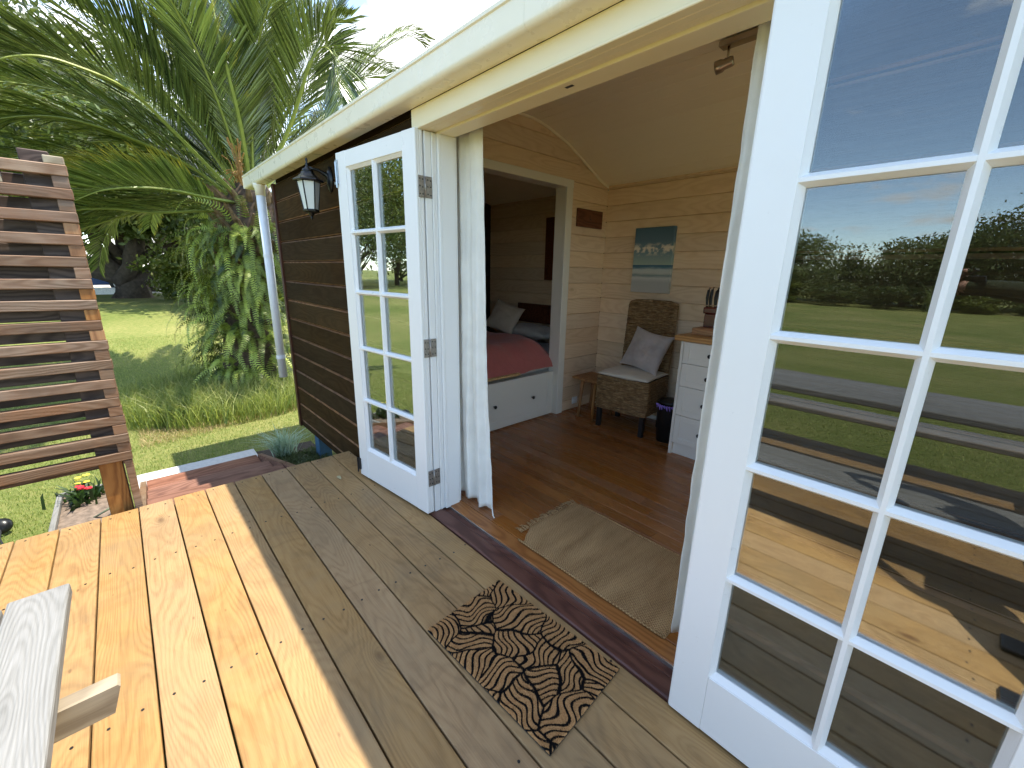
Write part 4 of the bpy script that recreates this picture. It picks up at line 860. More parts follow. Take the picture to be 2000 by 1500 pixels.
# pictures
def beachmat():
    m = Mt('beach_print', 0.6, 0.2); p = m.coord('Generated'); sx = m.node('ShaderNodeSeparateXYZ'); m.l(p, sx.inputs[0]); z = sx.outputs[2]
    wv = m.noise(m.vec('MULTIPLY', p, (1.2, 1, 9)), 2.5, 5, 0.6); zz_ = m.math('ADD', z, m.math('MULTIPLY', m.math('SUBTRACT', wv, 0.5), 0.06))
    land = m.ramp(zz_, [(0.0, (0.42, 0.42, 0.40)), (0.17, (0.40, 0.41, 0.40)), (0.23, (0.55, 0.56, 0.54)), (0.27, (0.20, 0.27, 0.27)), (0.31, (0.50, 0.53, 0.50)), (0.36, (0.46, 0.52, 0.50)), (0.40, (0.10, 0.20, 0.26)), (0.43, (0.04, 0.12, 0.20))])
    skyc = m.ramp(z, [(0.43, (0.33, 0.42, 0.36)), (0.60, (0.20, 0.30, 0.33)), (0.8, (0.11, 0.19, 0.26)), (1.0, (0.08, 0.15, 0.22))])
    cl_ = m.noise(m.vec('MULTIPLY', p, (1.0, 1, 1.9)), 6.5, 5, 0.6); band = m.math('MULTIPLY', m.rng(z, 0.56, 0.64), m.rng(z, 0.70, 0.78, 1, 0))
    skyc = m.mix(m.math('MULTIPLY', m.rng(cl_, 0.46, 0.56), band), skyc, (0.72, 0.66, 0.55))
    m.color(m.mix(m.math('GREATER_THAN', z, 0.432), land, skyc)); return m.m
pc = empty('beach_picture', (-2.05, 3.63, 1.5), label='unframed canvas picture of a beach under small clouds on the back wall', cat='picture')
bm = nb(); box(bm, (-2.24, 3.604, 1.22), (-1.855, 3.6385, 1.792), 0.003); fin('canvas', bm, beachmat(), pc)
pl = empty('wooden_plaque', (-2.59, 3.36, 1.87), label='small dark wooden plaque with a carved figure on the side wall', cat='plaque')
bm = nb(); box(bm, (-2.5985, 3.172, 1.797), (-2.578, 3.545, 1.953), 0.002); fin('board', bm, M_REDWOOD, pl)
t = bmesh.new()
for a, b in (((3.345, 1.868), (3.352, 1.905)), ((3.352, 1.862), (3.372, 1.872))):
    box(t, (-2.5775, a[0], a[1]), (-2.5765, b[0], b[1]))
box(t, (-2.5775, 3.25, 1.838), (-2.5768, 3.47, 1.842)); fin('carving', t, M_BLACK, pl)
# spotlight
sp = empty('ceiling_spotlight', (-1.0, 2.47, 2.5), label='brushed metal spotlight bar with one visible lamp on the ceiling', cat='spotlight')
bm = nb(); box(bm, (-1.137, 2.44, 2.503), (-0.55, 2.50, 2.53), 0.003); fin('bar', bm, M_NICKEL, sp)
for x in (-1.095, -0.72):
    bm = nb(); tube(bm, [(x, 2.47, 2.503), (x, 2.47, 2.446)], 0.006, 8); tube(bm, [(x - 0.004, 2.47, 2.452), (x - 0.012, 2.47, 2.436)], 0.010, 8); fin('stem', bm, M_NICKEL, sp, smooth=True)
    bm = nb(); lathe(bm, [(0.020, 0), (0.024, 0.01), (0.024, 0.045), (0.030, 0.055), (0.031, 0.085), (0.026, 0.088), (0.020, 0.075)], 16, Matrix.Translation((x + 0.03, 2.475, 2.436)) @ Matrix.Rotation(R(-103), 4, 'Y') @ Matrix.Rotation(R(12), 4, 'X')); fin('lamp_head', bm, M_NICKEL, sp, smooth=True)
# socket
sk = empty('power_socket', (-2.6, 3.29, 0.1), label='white power socket low on the side wall by the stool', cat='socket')
bm = nb(); box(bm, (-2.5985, 3.26, 0.075), (-2.588, 3.34, 0.145), 0.003); fin('plate', bm, M_PIPE, sk); bm = nb(); box(bm, (-2.5875, 3.27, 0.09), (-2.568, 3.295, 0.125), 0.003); fin('plug', bm, M_PIPE, sk)
# bedroom
bd = empty('bed', (-3.4, 2.7, 0.02), label='built in bed with a white drawer front seen through the inner doorway', cat='bed')
bm = nb(); box(bm, (-4.36, 1.36, 0.021), (-2.645, 3.60, 0.44)); fin('base', bm, M_UNIT, bd)
for y0, y1 in ((2.07, 2.985), (1.77, 2.06)):
    bm = nb(); fw = 0.07; x0 = -2.6265
    box(bm, (-2.642, y0, 0.035), (x0 - .006, y1, 0.455), 0.001)
    box(bm, (x0 - .006, y0, 0.035), (x0, y0 + fw, 0.455), 0.001); box(bm, (x0 - .006, y1 - fw, 0.035), (x0, y1, 0.455), 0.001); box(bm, (x0 - .0062, y0 + fw, 0.036), (x0 - .0003, y1 - fw, 0.035 + fw), 0.001); box(bm, (x0 - .0062, y0 + fw, 0.455 - fw), (x0 - .0003, y1 - fw, 0.454), 0.001)
    d = fin('drawer', bm, M_UNIT, bd)
    if y1 - y0 > 0.4:
        for y in (2.235, 2.705):
            bm = nb(); lathe(bm, [(0.006, 0), (0.006, 0.016), (0.015, 0.020), (0.0155, 0.028), (0.008, 0.033)], 14, Matrix.Translation((x0 - .003, y, 0.246)) @ Matrix.Rotation(R(90), 4, 'Y')); fin('knob', bm, M_BLACKMETAL, d, smooth=True)
bm = nb(); box(bm, (-4.34, 1.40, 0.441), (-2.72, 3.58, 0.60), 0.04, None, 3); fin('mattress', bm, M_MATTRESS, bd, smooth=False)
V = []; nu, nv = 70, 80
for j in range(nv + 1):
    for i in range(nu + 1):
        u, v = i / nu, j / nv; x = -2.655 - 1.5 * u; y = 1.45 + 1.66 * v
        e = min(1.0, u / 0.16); e2 = min(1, (1 - v) / 0.14); e3 = min(1, (1 - u) / 0.05)
        z = 0.50 + (0.245 + 0.05 * noise.noise(Vector((u * 2.6, v * 3, 0)))) * math.sin(e * math.pi / 2) ** 0.7 * (0.25 + 0.75 * math.sin(e2 * math.pi / 2) ** 0.8) * math.sin(e3 * math.pi / 2)
        wr = 0.020 * abs(noise.noise(Vector((u * 9 + v * 3, v * 5, 3)))) + 0.018 * noise.noise(Vector((u * 5, v * 11 + u * 4, 7)))
        bul = 0.055 * math.sin(v * math.pi) * (1 - min(1, u / 0.2)) + 0.02 * noise.noise(Vector((v * 8, u * 3, 2)))
        V.append((x + bul * 0.55, y, z + wr))
F = [(j * (nu + 1) + i, j * (nu + 1) + i + 1, (j + 1) * (nu + 1) + i + 1, (j + 1) * (nu + 1) + i) for j in range(nv) for i in range(nu)]
du_ = mobj('duvet', npmesh('duvet', V, F), M_DUVET, smooth=True, label='crumpled dusty red duvet spread over the bed', cat='duvet')
pillow('pillow', Matrix.Translation((-3.60, 3.20, 0.875)) @ Matrix.Rotation(R(12), 4, 'Z') @ Matrix.Rotation(R(62), 4, 'X') @ Matrix.Rotation(R(-14), 4, 'Z'), 0.44, 0.36, 0.13, M_PILLOW, 4, 0.12, label='cream scatter cushion propped up on the bed', cat='cushion')
pillow('pillow', Matrix.Translation((-3.35, 3.40, 0.73)), 0.75, 0.40, 0.15, M_SHEET, 6, 0.06, label='white pillow lying flat against the back wall on the bed', cat='pillow')
bm = nb(); box(bm, (-3.80, 3.60, 0.80), (-2.75, 3.6375, 1.02), 0.004); fin('headboard', bm, M_REDWOOD, bd)
bm = nb(); box(bm, (-2.93, 1.9, 0.49), (-2.60, 2.52, 0.512), 0.003); fin('serving_tray', bm, M_TRAY, label='flat yellow pine tray lying on the edge of the bed', cat='tray')
bm = nb(); box(bm, (-3.39, 3.617, 1.30), (-3.255, 3.6385, 1.97), 0.004); fin('mirror_frame', bm, M_REDWOOD, label='narrow dark red wooden panel hung upright on the bedroom wall', cat='wall panel')
bm = nb(); box(bm, (-4.375, 3.15, 1.33), (-4.34, 3.60, 1.92), 0.004); fin('television', bm, M_BLACK, label='black television on the end wall of the dim bedroom', cat='television')

# ================================================================== planting
def ubez(P, n):
    """Catmull-Rom through points"""
    P = [Vector(p) for p in P]; P = [P[0] * 2 - P[1]] + P + [P[-1] * 2 - P[-2]]; out = []
    segs = len(P) - 3
    for i in range(n + 1):
        t = i / n * segs; k = min(int(t), segs - 1); f = t - k; a, b, c, d = P[k:k + 4]
        out.append(0.5 * ((2 * b) + (c - a) * f + (2 * a - 5 * b + 4 * c - d) * f * f + (3 * b - a - 3 * c + d) * f ** 3))
    return out
def frond_mesh(name, pts, nl=95, L=0.46, wid=0.022, vee=22, fwd=48, rachis=0.022, seed=0, hang=0.10, upv=None, start=0.14):
    """feather frond: tapering rachis with two ranks of folded leaflets"""
    r = random.Random(seed); n = 40; P = ubez(pts, n); V = []; F = []; T = []; RN = []
    def addv(p, t, rn): V.append(tuple(p)); T.append(t); RN.append(rn); return len(V) - 1
    prev = None
    for i in range(n + 1):
        tg = (P[min(i + 1, n)] - P[max(i - 1, 0)]).normalized(); a = Vector((0, 0, 1)) if abs(tg.z) < 0.97 else Vector((0, 1, 0))
        X = tg.cross(a).normalized(); Y = X.cross(tg); rad = rachis * (1 - 0.86 * (i / n)) 
        ring = [addv(P[i] + X * rad * math.cos(q) + Y * rad * math.sin(q) * 0.7, 0.0, 1.0) for q in (0.3, 1.87, 3.44, 5.0)]
        if prev:
            for q in range(4): F.append((prev[q], prev[(q + 1) % 4], ring[(q + 1) % 4], ring[q]))
        prev = ring
    up = upv or Vector((0, 0, 1))
    for k in range(nl):
        s = start + (1 - start) * (k / (nl - 1)) ** 0.92; t = s * n; i = min(int(t), n - 1); f = t - i; p = P[i].lerp(P[i + 1], f)
        tg = (P[min(i + 1, n)] - P[max(i - 1, 0)]).normalized(); Nn = (up - tg * up.dot(tg)); Nn = Nn.normalized() if Nn.length > 1e-3 else Vector((0, 1, 0)); S = tg.cross(Nn).normalized()
        ll = L * (0.42 + 0.75 * math.sin(math.pi * min(1, (s * 0.86 + 0.12)))) * r.uniform(0.88, 1.08)
        if s < 0.24: ll *= 0.35 + 0.65 * (s - start) / max(0.24 - start, .01)
        fw = math.radians(fwd - 16 * s + r.uniform(-3, 3)); 
        for sd in (-1, 1):
            ve = math.radians(vee + 7 * math.sin(k * 0.35 + sd) + r.uniform(-6, 6)); d = (tg * math.cos(fw) + (S * sd * math.cos(ve) + Nn * math.sin(ve)) * math.sin(fw)).normalized()
            wv = d.cross(Nn if abs(d.dot(Nn)) < 0.9 else S).normalized() * wid * 0.5; fold = Nn * wid * 0.22
            rn = r.random(); m_ = p + d * ll * 0.55 - Vector((0, 0, hang * ll * 0.12)); e = p + d * ll - Vector((0, 0, hang * ll * r.uniform(.35, .75)))
            a0 = addv(p, 0.0, rn); b0 = addv(m_ + wv + fold, 0.55, rn); c0 = addv(m_ - wv + fold, 0.55, rn); m0 = addv(m_, 0.55, rn); e0 = addv(e, 1.0, rn)
            F += [(a0, b0, m0, m0), (a0, m0, c0, c0), (b0, e0, m0, m0), (m0, e0, c0, c0)]
    nrach = n * 4
    me = bpy.data.meshes.new(name); me.from_pydata(V, [], [q if len(set(q)) == 4 else q[:3] for q in F]); me.update()
    for an, av in (('rn', RN), ('t', T)): a = me.attributes.new(an, 'FLOAT', 'POINT'); a.data.foreach_set('value', np.asarray(av, np.float32))
    me.materials.append(M_FROND); me.materials.append(M_RACHIS)
    for p in me.polygons[:nrach]: p.material_index = 1
    return me
M_RACHIS = plain('palm_rachis', (0.26, 0.30, 0.07), 0.4, nz=0.15)
M_FROND = leafmat('palm_leaflet', (0.022, 0.044, 0.009), (0.22, 0.285, 0.075), (0.55, 0.42, 0.05), 0.25, 0.08, 0.72, 0.45, spec=0.75)
M_TRUNK = plain('palm_trunk_bark', (0.085, 0.055, 0.035), 0.95, nz=0.5, scale=14, bump=1.0, bscale=25)
palm = empty('palm_tree', (-7.9, 1.45, -0.55), label='huge date palm with arching fronds left of the cabin', cat='palm tree')
CRN = Vector((-7.9, 1.75, 2.3))
bm = nb(); P = [(-7.85, 1.42, -0.7), (-7.85, 1.42, -0.3), (-7.88, 1.5, 0.6), (-7.9, 1.65, 1.5), (-7.9, 1.75, 2.2), (-7.9, 1.77, 2.6)]; tube(bm, P, [0.50, 0.42, 0.36, 0.36, 0.44, 0.22], 16); fin('trunk', bm, M_TRUNK, palm, smooth=True)
random.seed(21)
bm = nb()
for k in range(130):   # old leaf bases
    a = k * 2.399; z = 0.9 + 1.5 * k / 130; c = Vector((-7.9, 1.6 + 0.09 * (z - 0.9), z)); d = Vector((math.cos(a), math.sin(a), 0.0)); r0 = 0.34
    tube(bm, [c + d * r0, c + d * (r0 + 0.10) + Vector((0, 0, 0.08)), c + d * (r0 + 0.15 + random.uniform(0, .08)) + Vector((0, 0, 0.20))], [0.05, 0.045, 0.015], 5)
fin('leaf_base', bm, plain('cut_leaf_bases', (0.17, 0.105, 0.05), 0.9, nz=0.4), palm, kind='stuff')
def fpts(lst): return [PX(u, v, x) for u, v, x in lst]
B0 = (485, 385, -7.8)
guides = [
 # (image line of the rachis with a depth for each point, leaflet length, vee, hang)
 (dict(p=[(462, 382, -7.6), (340, 257, -7.2), (252, 177, -6.9), (140, 126, -6.7), (56, 108, -6.6), (-30, 125, -6.6), (-110, 175, -6.6)], L=0.62, vee=16, hang=0.10)),
 (dict(p=[(492, 380, -7.8), (471, 252, -7.3), (448, 154, -7.0), (425, 60, -6.8), (405, -40, -6.9), (380, -120, -7.2)], L=0.60, vee=20, hang=0.05)),
 (dict(p=[(500, 380, -7.9), (504, 250, -7.8), (507, 120, -7.7), (505, 0, -7.8), (490, -110, -8.0)], L=0.58, vee=24, hang=0.05)),
 (dict(p=[(505, 385, -7.9), (560, 262, -7.2), (585, 190, -6.8), (604, 128, -6.5), (630, 92, -6.3), (655, 120, -6.1), (665, 215, -6.0)], L=0.55, vee=18, hang=0.22)),
 (dict(p=[(500, 385, -8.4), (560, 330, -9.0), (640, 210, -9.4), (700, 125, -9.6), (760, 75, -9.7), (800, 60, -9.8), (838, 78, -9.8)], L=0.42, vee=22, hang=0.12)),
 (dict(p=[(500, 385, -8.4), (590, 290, -9.2), (650, 200, -9.6), (700, 140, -9.8), (750, 95, -9.9), (800, 72, -10.0), (830, 88, -10)], L=0.36, vee=22, hang=0.15)),
 (dict(p=[(498, 380, -8.0), (530, 220, -7.9), (556, 117, -7.8), (585, 30, -7.9), (625, -60, -8.1)], L=0.60, vee=24, hang=0.05)),
 (dict(p=[(500, 380, -8.2), (560, 220, -8.4), (620, 90, -8.7), (660, 20, -8.9), (720, -60, -9.2)], L=0.55, vee=24, hang=0.08)),
 (dict(p=[(455, 395, -7.6), (400, 385, -7.3), (340, 372, -7.1), (270, 366, -6.9), (200, 372, -6.8), (145, 392, -6.8)], L=0.50, vee=42, hang=0.0)),
 (dict(p=[(460, 410, -7.8), (390, 412, -7.9), (300, 415, -8.1), (220, 408, -8.3), (140, 412, -8.5), (60, 440, -8.7)], L=0.55, vee=20, hang=0.15)),
 (dict(p=[(458, 390, -7.9), (380, 330, -7.8), (280, 280, -7.7), (160, 238, -7.7), (60, 226, -7.8), (-60, 240, -7.9)], L=0.66, vee=10, hang=0.30)),
 (dict(p=[(465, 385, -8.0), (360, 300, -8.2), (250, 225, -8.4), (150, 185, -8.6), (40, 160, -8.8), (-80, 165, -9.0)], L=0.66, vee=14, hang=0.25)),
 (dict(p=[(470, 380, -7.9), (400, 270, -7.7), (320, 180, -7.5), (250, 95, -7.4), (170, 25, -7.4), (80, -30, -7.5)], L=0.66, vee=18, hang=0.12)),
 (dict(p=[(475, 380, -8.0), (410, 240, -8.0), (350, 140, -8.0), (290, 50, -8.1), (220, -40, -8.2)], L=0.66, vee=20, hang=0.1)),
 (dict(p=[(480, 380, -8.1), (440, 250, -8.3), (390, 150, -8.4), (340, 50, -8.5), (290, -50, -8.6)], L=0.64, vee=20, hang=0.1)),
 (dict(p=[(485, 380, -8.1), (470, 250, -8.6), (455, 120, -8.9), (450, 0, -9.1), (440, -100, -9.4)], L=0.60, vee=24, hang=0.1)),
 (dict(p=[(465, 390, -8.0), (350, 320, -8.7), (230, 265, -9.3), (100, 210, -9.8), (-30, 190, -10.2)], L=0.62, vee=10, hang=0.35)),
 (dict(p=[(500, 385, -8.2), (560, 320, -8.6), (600, 270, -8.9), (650, 215, -9.2), (700, 185, -9.5), (730, 200, -9.6)], L=0.45, vee=20, hang=0.12)),
 (dict(p=[(460, 400, -8.3), (370, 370, -9.2), (270, 345, -10.0), (160, 345, -10.6), (60, 380, -11)], L=0.60, vee=12, hang=0.3)),
 (dict(p=[(455, 402, -8.0), (330, 390, -8.6), (200, 405, -9.0), (100, 450, -9.3)], L=0.55, vee=10, hang=0.3)),
]
for i, g in enumerate(guides):
    mobj('frond', frond_mesh('frond', fpts(g['p']), 150, g['L'] * (1.32 if i not in (4, 5, 17) else 1.0), 0.030, g['vee'], 46, 0.034, i, g['hang']), M_FROND, palm)
random.seed(12)
for k in range(9):   # more of the thick left and upper side of the crown
    a = math.radians(84 + 104 * ((k * 0.618) % 1.0)); Lp = random.uniform(430, 600); dr = random.uniform(60, 170) * abs(math.cos(a)) ; xd = random.uniform(-8.6, -11)
    pts = []
    for q in range(6):
        f = q / 5; pts.append((480 + math.cos(a) * Lp * f * (1 + 0.1 * f), 385 - math.sin(a) * Lp * f + dr * f * f * 1.3, -7.9 + (xd + 7.9) * f))
    mobj('frond', frond_mesh('frond', fpts(pts), 125, random.uniform(0.55, 0.7), 0.031, random.uniform(8, 24), 46, 0.024, 200 + k, 0.22), M_FROND, palm)
# the rest of the crown, spiralling round the growing point
random.seed(31)
for k in range(40):
    az = k * 2.39996 + 0.6; el = math.radians(84 - 72 * (k / 39)); L = random.uniform(3.2, 4.1)
    d = Vector((math.cos(az), math.sin(az), 0))
    if d.x > 0.25 and el < math.radians(55): continue     # this side is cut back over the path and roof
    if d.y > 0.2 and el < math.radians(62): continue
    pts = [CRN + d * 0.12]; p = CRN + d * 0.12; e = el
    for q in range(6): p = p + (d * math.cos(e) + Vector((0, 0, math.sin(e)))) * L / 6; pts.append(p); e -= math.radians(9 + 5 * q * 0.6)
    mobj('frond', frond_mesh('frond', pts, 120, 0.58, 0.030, 20, 46, 0.024, 100 + k, 0.12), M_FROND, palm)
bm = nb(); random.seed(4)
fc = PX(452, 300, -7.3)
for k in range(40):
    a = random.uniform(0, 6.28); e = random.uniform(-0.9, 0.3); c = PX(470, 345, -7.35); q = c + Vector((random.uniform(-.14, .14), random.uniform(-.18, .06), random.uniform(-.1, .48))); tube(bm, [c - Vector((0, 0, 0.1)), c.lerp(q, 0.6) + Vector((0, 0, .05)), q], [0.006, 0.005, 0.012], 4)
fin('fruit_stalk', bm, plain('orange_fruit_stalk', (0.34, 0.17, 0.045), 0.6, nz=0.3), palm, kind='stuff')

# ferns hanging from the trunk
M_FERN = leafmat('fern_leaf', (0.012, 0.034, 0.006), (0.42, 0.50, 0.09), None, 0.45, 0.12, 0.7, 0.0)
def fern_fronds(n, seed):
    r = random.Random(seed); V = []; F = []; T = []; RN = []
    for k in range(n):
        z = r.uniform(-0.3, 1.9) if r.random() < 0.9 else r.uniform(1.2, 2.1); a = r.uniform(-2.6, 0.9); c = Vector((-7.87, 1.48 + 0.11 * max(z, 0), z)); d = Vector((math.cos(a), math.sin(a), 0)); rad = r.uniform(0.34, 0.58)
        L = r.uniform(0.45, 1.0); p = c + d * rad; el = r.uniform(-0.2, 1.25); P = [p]; side = Vector((-d.y, d.x, 0)) * r.uniform(-.9, .9)
        for q in range(9):
            P.append(P[-1] + (d * math.cos(el) + Vector((0, 0, math.sin(el))) + side * (0.4 + 0.5 * math.sin(q * .8 + k))).normalized() * L / 9); el = max(el - r.uniform(0.16, 0.46), -1.52)
        rn = min(1, max(0, r.gauss(0.42, 0.36))); np_ = 26
        for j in range(np_):
            s = j / np_ * 9; i = min(int(s), 8); f = s - i; q = P[i].lerp(P[i + 1], f); tg = (P[i + 1] - P[i]).normalized(); X = tg.cross(d + Vector((0, 0, .3))).normalized(); ll = 0.062 * (1 - (j / np_) ** 2.2) + 0.008; w = 0.009
            for sd in (-1, 1):
                b = len(V); dd = (X * sd + tg * 0.35 - Vector((0, 0, .12))).normalized() * ll; V += [tuple(q - tg * w), tuple(q + tg * w), tuple(q + dd * .7 + tg * w), tuple(q + dd)]; F.append((b, b + 1, b + 2, b + 3)); T += [0, 0, .7, 1]; RN += [min(1, max(0, rn + r.uniform(-.15, .15)))] * 4
    return npmesh('hanging_ferns', V, F, {'rn': RN, 't': T})
mobj('hanging_ferns', fern_fronds(400, 1), M_FERN, label='bright green ferns hanging in a mass from the palm trunk', cat='ferns', kind='stuff')
# tall rough grass round the foot of the palm
M_LONG = leafmat('long_grass_blade', (0.06, 0.12, 0.018), (0.34, 0.38, 0.10), (0.45, 0.38, 0.18), 0.5, 0.4, 0.55, 0.0)
def longreg(n):
    a = rs.uniform(0, 2 * np.pi, n); r_ = np.sqrt(rs.rand(n)); x = -7.3 + 1.35 * r_ * np.cos(a) ; y = 0.95 + 1.35 * r_ * np.sin(a); keep = ~((y > 1.15) & (x > -4.5)); return x[keep], y[keep]
blades('long_grass', 9000, longreg, 0.14, 0.48, 0.006, 0.012, M_LONG, 1.0, label='tall rough grass round the foot of the palm', cat='grass', kind='stuff')
def longreg2(n):
    a = rs.uniform(0, 2 * np.pi, n); r_ = np.sqrt(rs.rand(n)); return -7.0 + 0.75 * r_ * np.cos(a), 0.35 + 0.45 * r_ * np.sin(a)
blades('long_grass', 2600, longreg2, 0.15, 0.42, 0.006, 0.011, M_LONG, 1.1, label='loose clump of rough grass at the lawn side of the palm', cat='grass', kind='stuff')
M_DRY = leafmat('dry_grass', (0.30, 0.22, 0.09), (0.45, 0.36, 0.18), None, 0.7, 0.3, 0.5, 0.0)
def dryreg(n): x = rs.uniform(-6.9, -5.7, n); y = rs.uniform(-0.1, 2.2, n); k = np.abs(x + 6.35 + 0.22 * (y - 1)) < 0.28 + 0.15 * rs.rand(n); return x[k], y[k]
blades('dry_grass', 9000, dryreg, 0.02, 0.07, 0.003, 0.007, M_DRY, 1.6, label='strip of dry straw coloured grass in front of the tall grass', cat='grass', kind='stuff')
# garden bed by the wall corner
bm = nb(); prism(bm, [(-4.86, 0.80), (-3.98, 0.80), (-3.98, 1.34), (-4.80, 1.34)], 'z', -0.60, -0.528); fin('garden_bed', bm, M_SOIL, kind='structure')
def tuftreg(n): return -4.50 + 0.035 * rs.randn(n), 1.00 + 0.035 * rs.randn(n)
M_VARIE = leafmat('variegated_blade', (0.20, 0.30, 0.22), (0.50, 0.60, 0.48), None, 0.5, 0.3, 0.7, 0.0)
blades('striped_tuft', 230, tuftreg, 0.22, 0.36, 0.008, 0.013, M_VARIE, 1.3, base=-0.52, label='pale striped grass tuft beside the steps', cat='plant')
def lowreg(n): return rs.uniform(-4.45, -4.05, n), rs.uniform(0.9, 1.3, n)
blades('creeping_plant', 1500, lowreg, 0.03, 0.11, 0.008, 0.016, leafmat('creeper_leaf', (0.03, 0.05, 0.015), (0.10, 0.13, 0.04), None, 0.5, 0.3), 1.4, base=-0.52, label='low dark creeping plant under the cabin corner', cat='plant')
# flower box behind the post
fb = empty('flower_box', (-4.0, -0.38, -0.5), label='low timber flower box behind the screen post', cat='planter')
for nm_, lo, hi, mt in (('side_board', (-4.42, -0.60, -0.56), (-3.45, -0.57, -0.33), M_BENCH), ('side_board', (-4.42, -0.24, -0.56), (-3.45, -0.21, -0.33), M_BENCH), ('end_board', (-4.45, -0.60, -0.56), (-4.421, -0.21, -0.33), M_BENCH), ('bark_mulch', (-4.419, -0.569, -0.54), (-3.46, -0.241, -0.36), M_BARK)):
    bm = nb(); box(bm, lo, hi, 0.003); fin(nm_, bm, mt, fb)
def fleaf(n): return -4.30 + 0.07 * rs.randn(n), -0.44 + 0.06 * rs.randn(n)
fp = empty('flowering_plant', (-4.3, -0.44, -0.36), label='small plant with red and yellow flowers in the flower box', cat='plant')
o = blades('foliage', 150, fleaf, 0.05, 0.17, 0.016, 0.03, leafmat('flower_foliage', (0.01, 0.03, 0.01), (0.05, 0.10, 0.02), None, 0.5, 0.3), 1.2, base=-0.37); o.parent = fp; o.matrix_parent_inverse = WM['flowering_plant'].inverted()
random.seed(6)
M_RED = plain('red_petal', (0.62, 0.015, 0.03), 0.6); M_YEL = plain('yellow_petal', (0.78, 0.62, 0.05), 0.6)
for k in range(13):
    red = k < 7; c = (PZ(166, 952, -0.22) if red else PZ(160, 938, -0.20)) + Vector((random.uniform(-.05, .05), random.uniform(-.035, .035), random.uniform(-.04, .03)))
    bm = nb()
    for q in range(5):
        a = q * 1.2566; d = Vector((math.cos(a), math.sin(a), 0.35)); s_ = Vector((-math.sin(a), math.cos(a), 0)); v = [bm.verts.new(c + x_) for x_ in (d * 0.002, d * 0.014 + s_ * 0.010, d * 0.022, d * 0.014 - s_ * 0.010)]; bm.faces.new(v)
    fin('flower', bm, M_RED if red else M_YEL, fp)
# solar light and hose at the frame edge
sg = empty('solar_light', (-4.5, -0.95, -0.5), label='black solar garden light lying at the left edge of the lawn', cat='garden light')
q = PZ(2, 1028, -0.48); bm = nb(); lathe(bm, [(0.02, -0.03), (0.055, -0.02), (0.06, 0.0), (0.05, 0.02), (0.02, 0.03)], 16, Matrix.Translation(q) @ Matrix.Rotation(R(50), 4, 'Y')); fin('head', bm, M_BLACKMETAL, sg, smooth=True)
bm = nb(); tube(bm, [q, q + Vector((0.12, 0.0, -0.04)), q + Vector((0.3, 0.05, -0.06))], 0.006, 6); fin('cable', bm, M_BLACK, sg)
bm = nb(); hz = -0.535; pts = [PZ(u, v, z) for u, v, z in ((40, 1068, -.53), (90, 1052, -.53), (140, 1032, -.5), (185, 1010, -.36), (215, 992, -.30), (240, 975, -.33))]; tube(bm, ubez(pts, 30), 0.007, 6); fin('garden_hose', bm, plain('green_grey_hose', (0.12, 0.15, 0.09), 0.5), label='thin dark garden hose along the edge of the deck', cat='hose')

# ------------------------------------------------------------------ trees
M_LEAFS = [leafmat('broad_leaf', (0.025, 0.045, 0.012), (0.14, 0.18, 0.05), None, 0.45, 0.3, objvar=0.35), leafmat('olive_leaf', (0.045, 0.065, 0.02), (0.18, 0.21, 0.07), None, 0.5, 0.3, objvar=0.35), leafmat('yellow_green_leaf', (0.06, 0.09, 0.012), (0.19, 0.22, 0.04), None, 0.5, 0.35, objvar=0.25)]
M_BROWNBARK = plain('tree_bark', (0.075, 0.055, 0.04), 0.95, nz=0.4, scale=8, bump=1.0, bscale=20)
def crown_mesh(name, r, n, lobes, size, seed):
    """leaves in lumpy clusters: lobes = (centre, radii)"""
    q = np.random.RandomState(seed); Vs = []; RN = []
    for (c, rad, share) in lobes:
        m_ = int(n * share); ncl = max(6, m_ // 45); cc = q.randn(ncl, 3); cc /= np.linalg.norm(cc, axis=1)[:, None]; cc *= (0.55 + 0.5 * q.rand(ncl, 1)); idx = q.randint(0, ncl, m_)
        P = cc[idx] + q.randn(m_, 3) * 0.17; P = P * np.array(rad) + np.array(c); shade = np.clip(0.5 + 0.35 * q.randn(ncl), 0, 1)[idx]; shade = np.clip(shade + 0.15 * q.randn(m_), 0, 1)
        d = q.randn(m_, 3); d /= np.linalg.norm(d, axis=1)[:, None]; e = np.cross(d, q.randn(m_, 3)); e /= np.linalg.norm(e, axis=1)[:, None]; s = size * q.uniform(0.6, 1.3, (m_, 1))
        Vs.append(np.stack([P - d * s, P + e * s * 0.45, P + d * s, P - e * s * 0.45], 1)); RN.append(np.repeat(shade, 4))
    V = np.concatenate(Vs).reshape(-1, 3); F = np.arange(len(V)).reshape(-1, 4); return npmesh(name, V, F, {'rn': np.concatenate(RN), 't': np.zeros(len(V))})
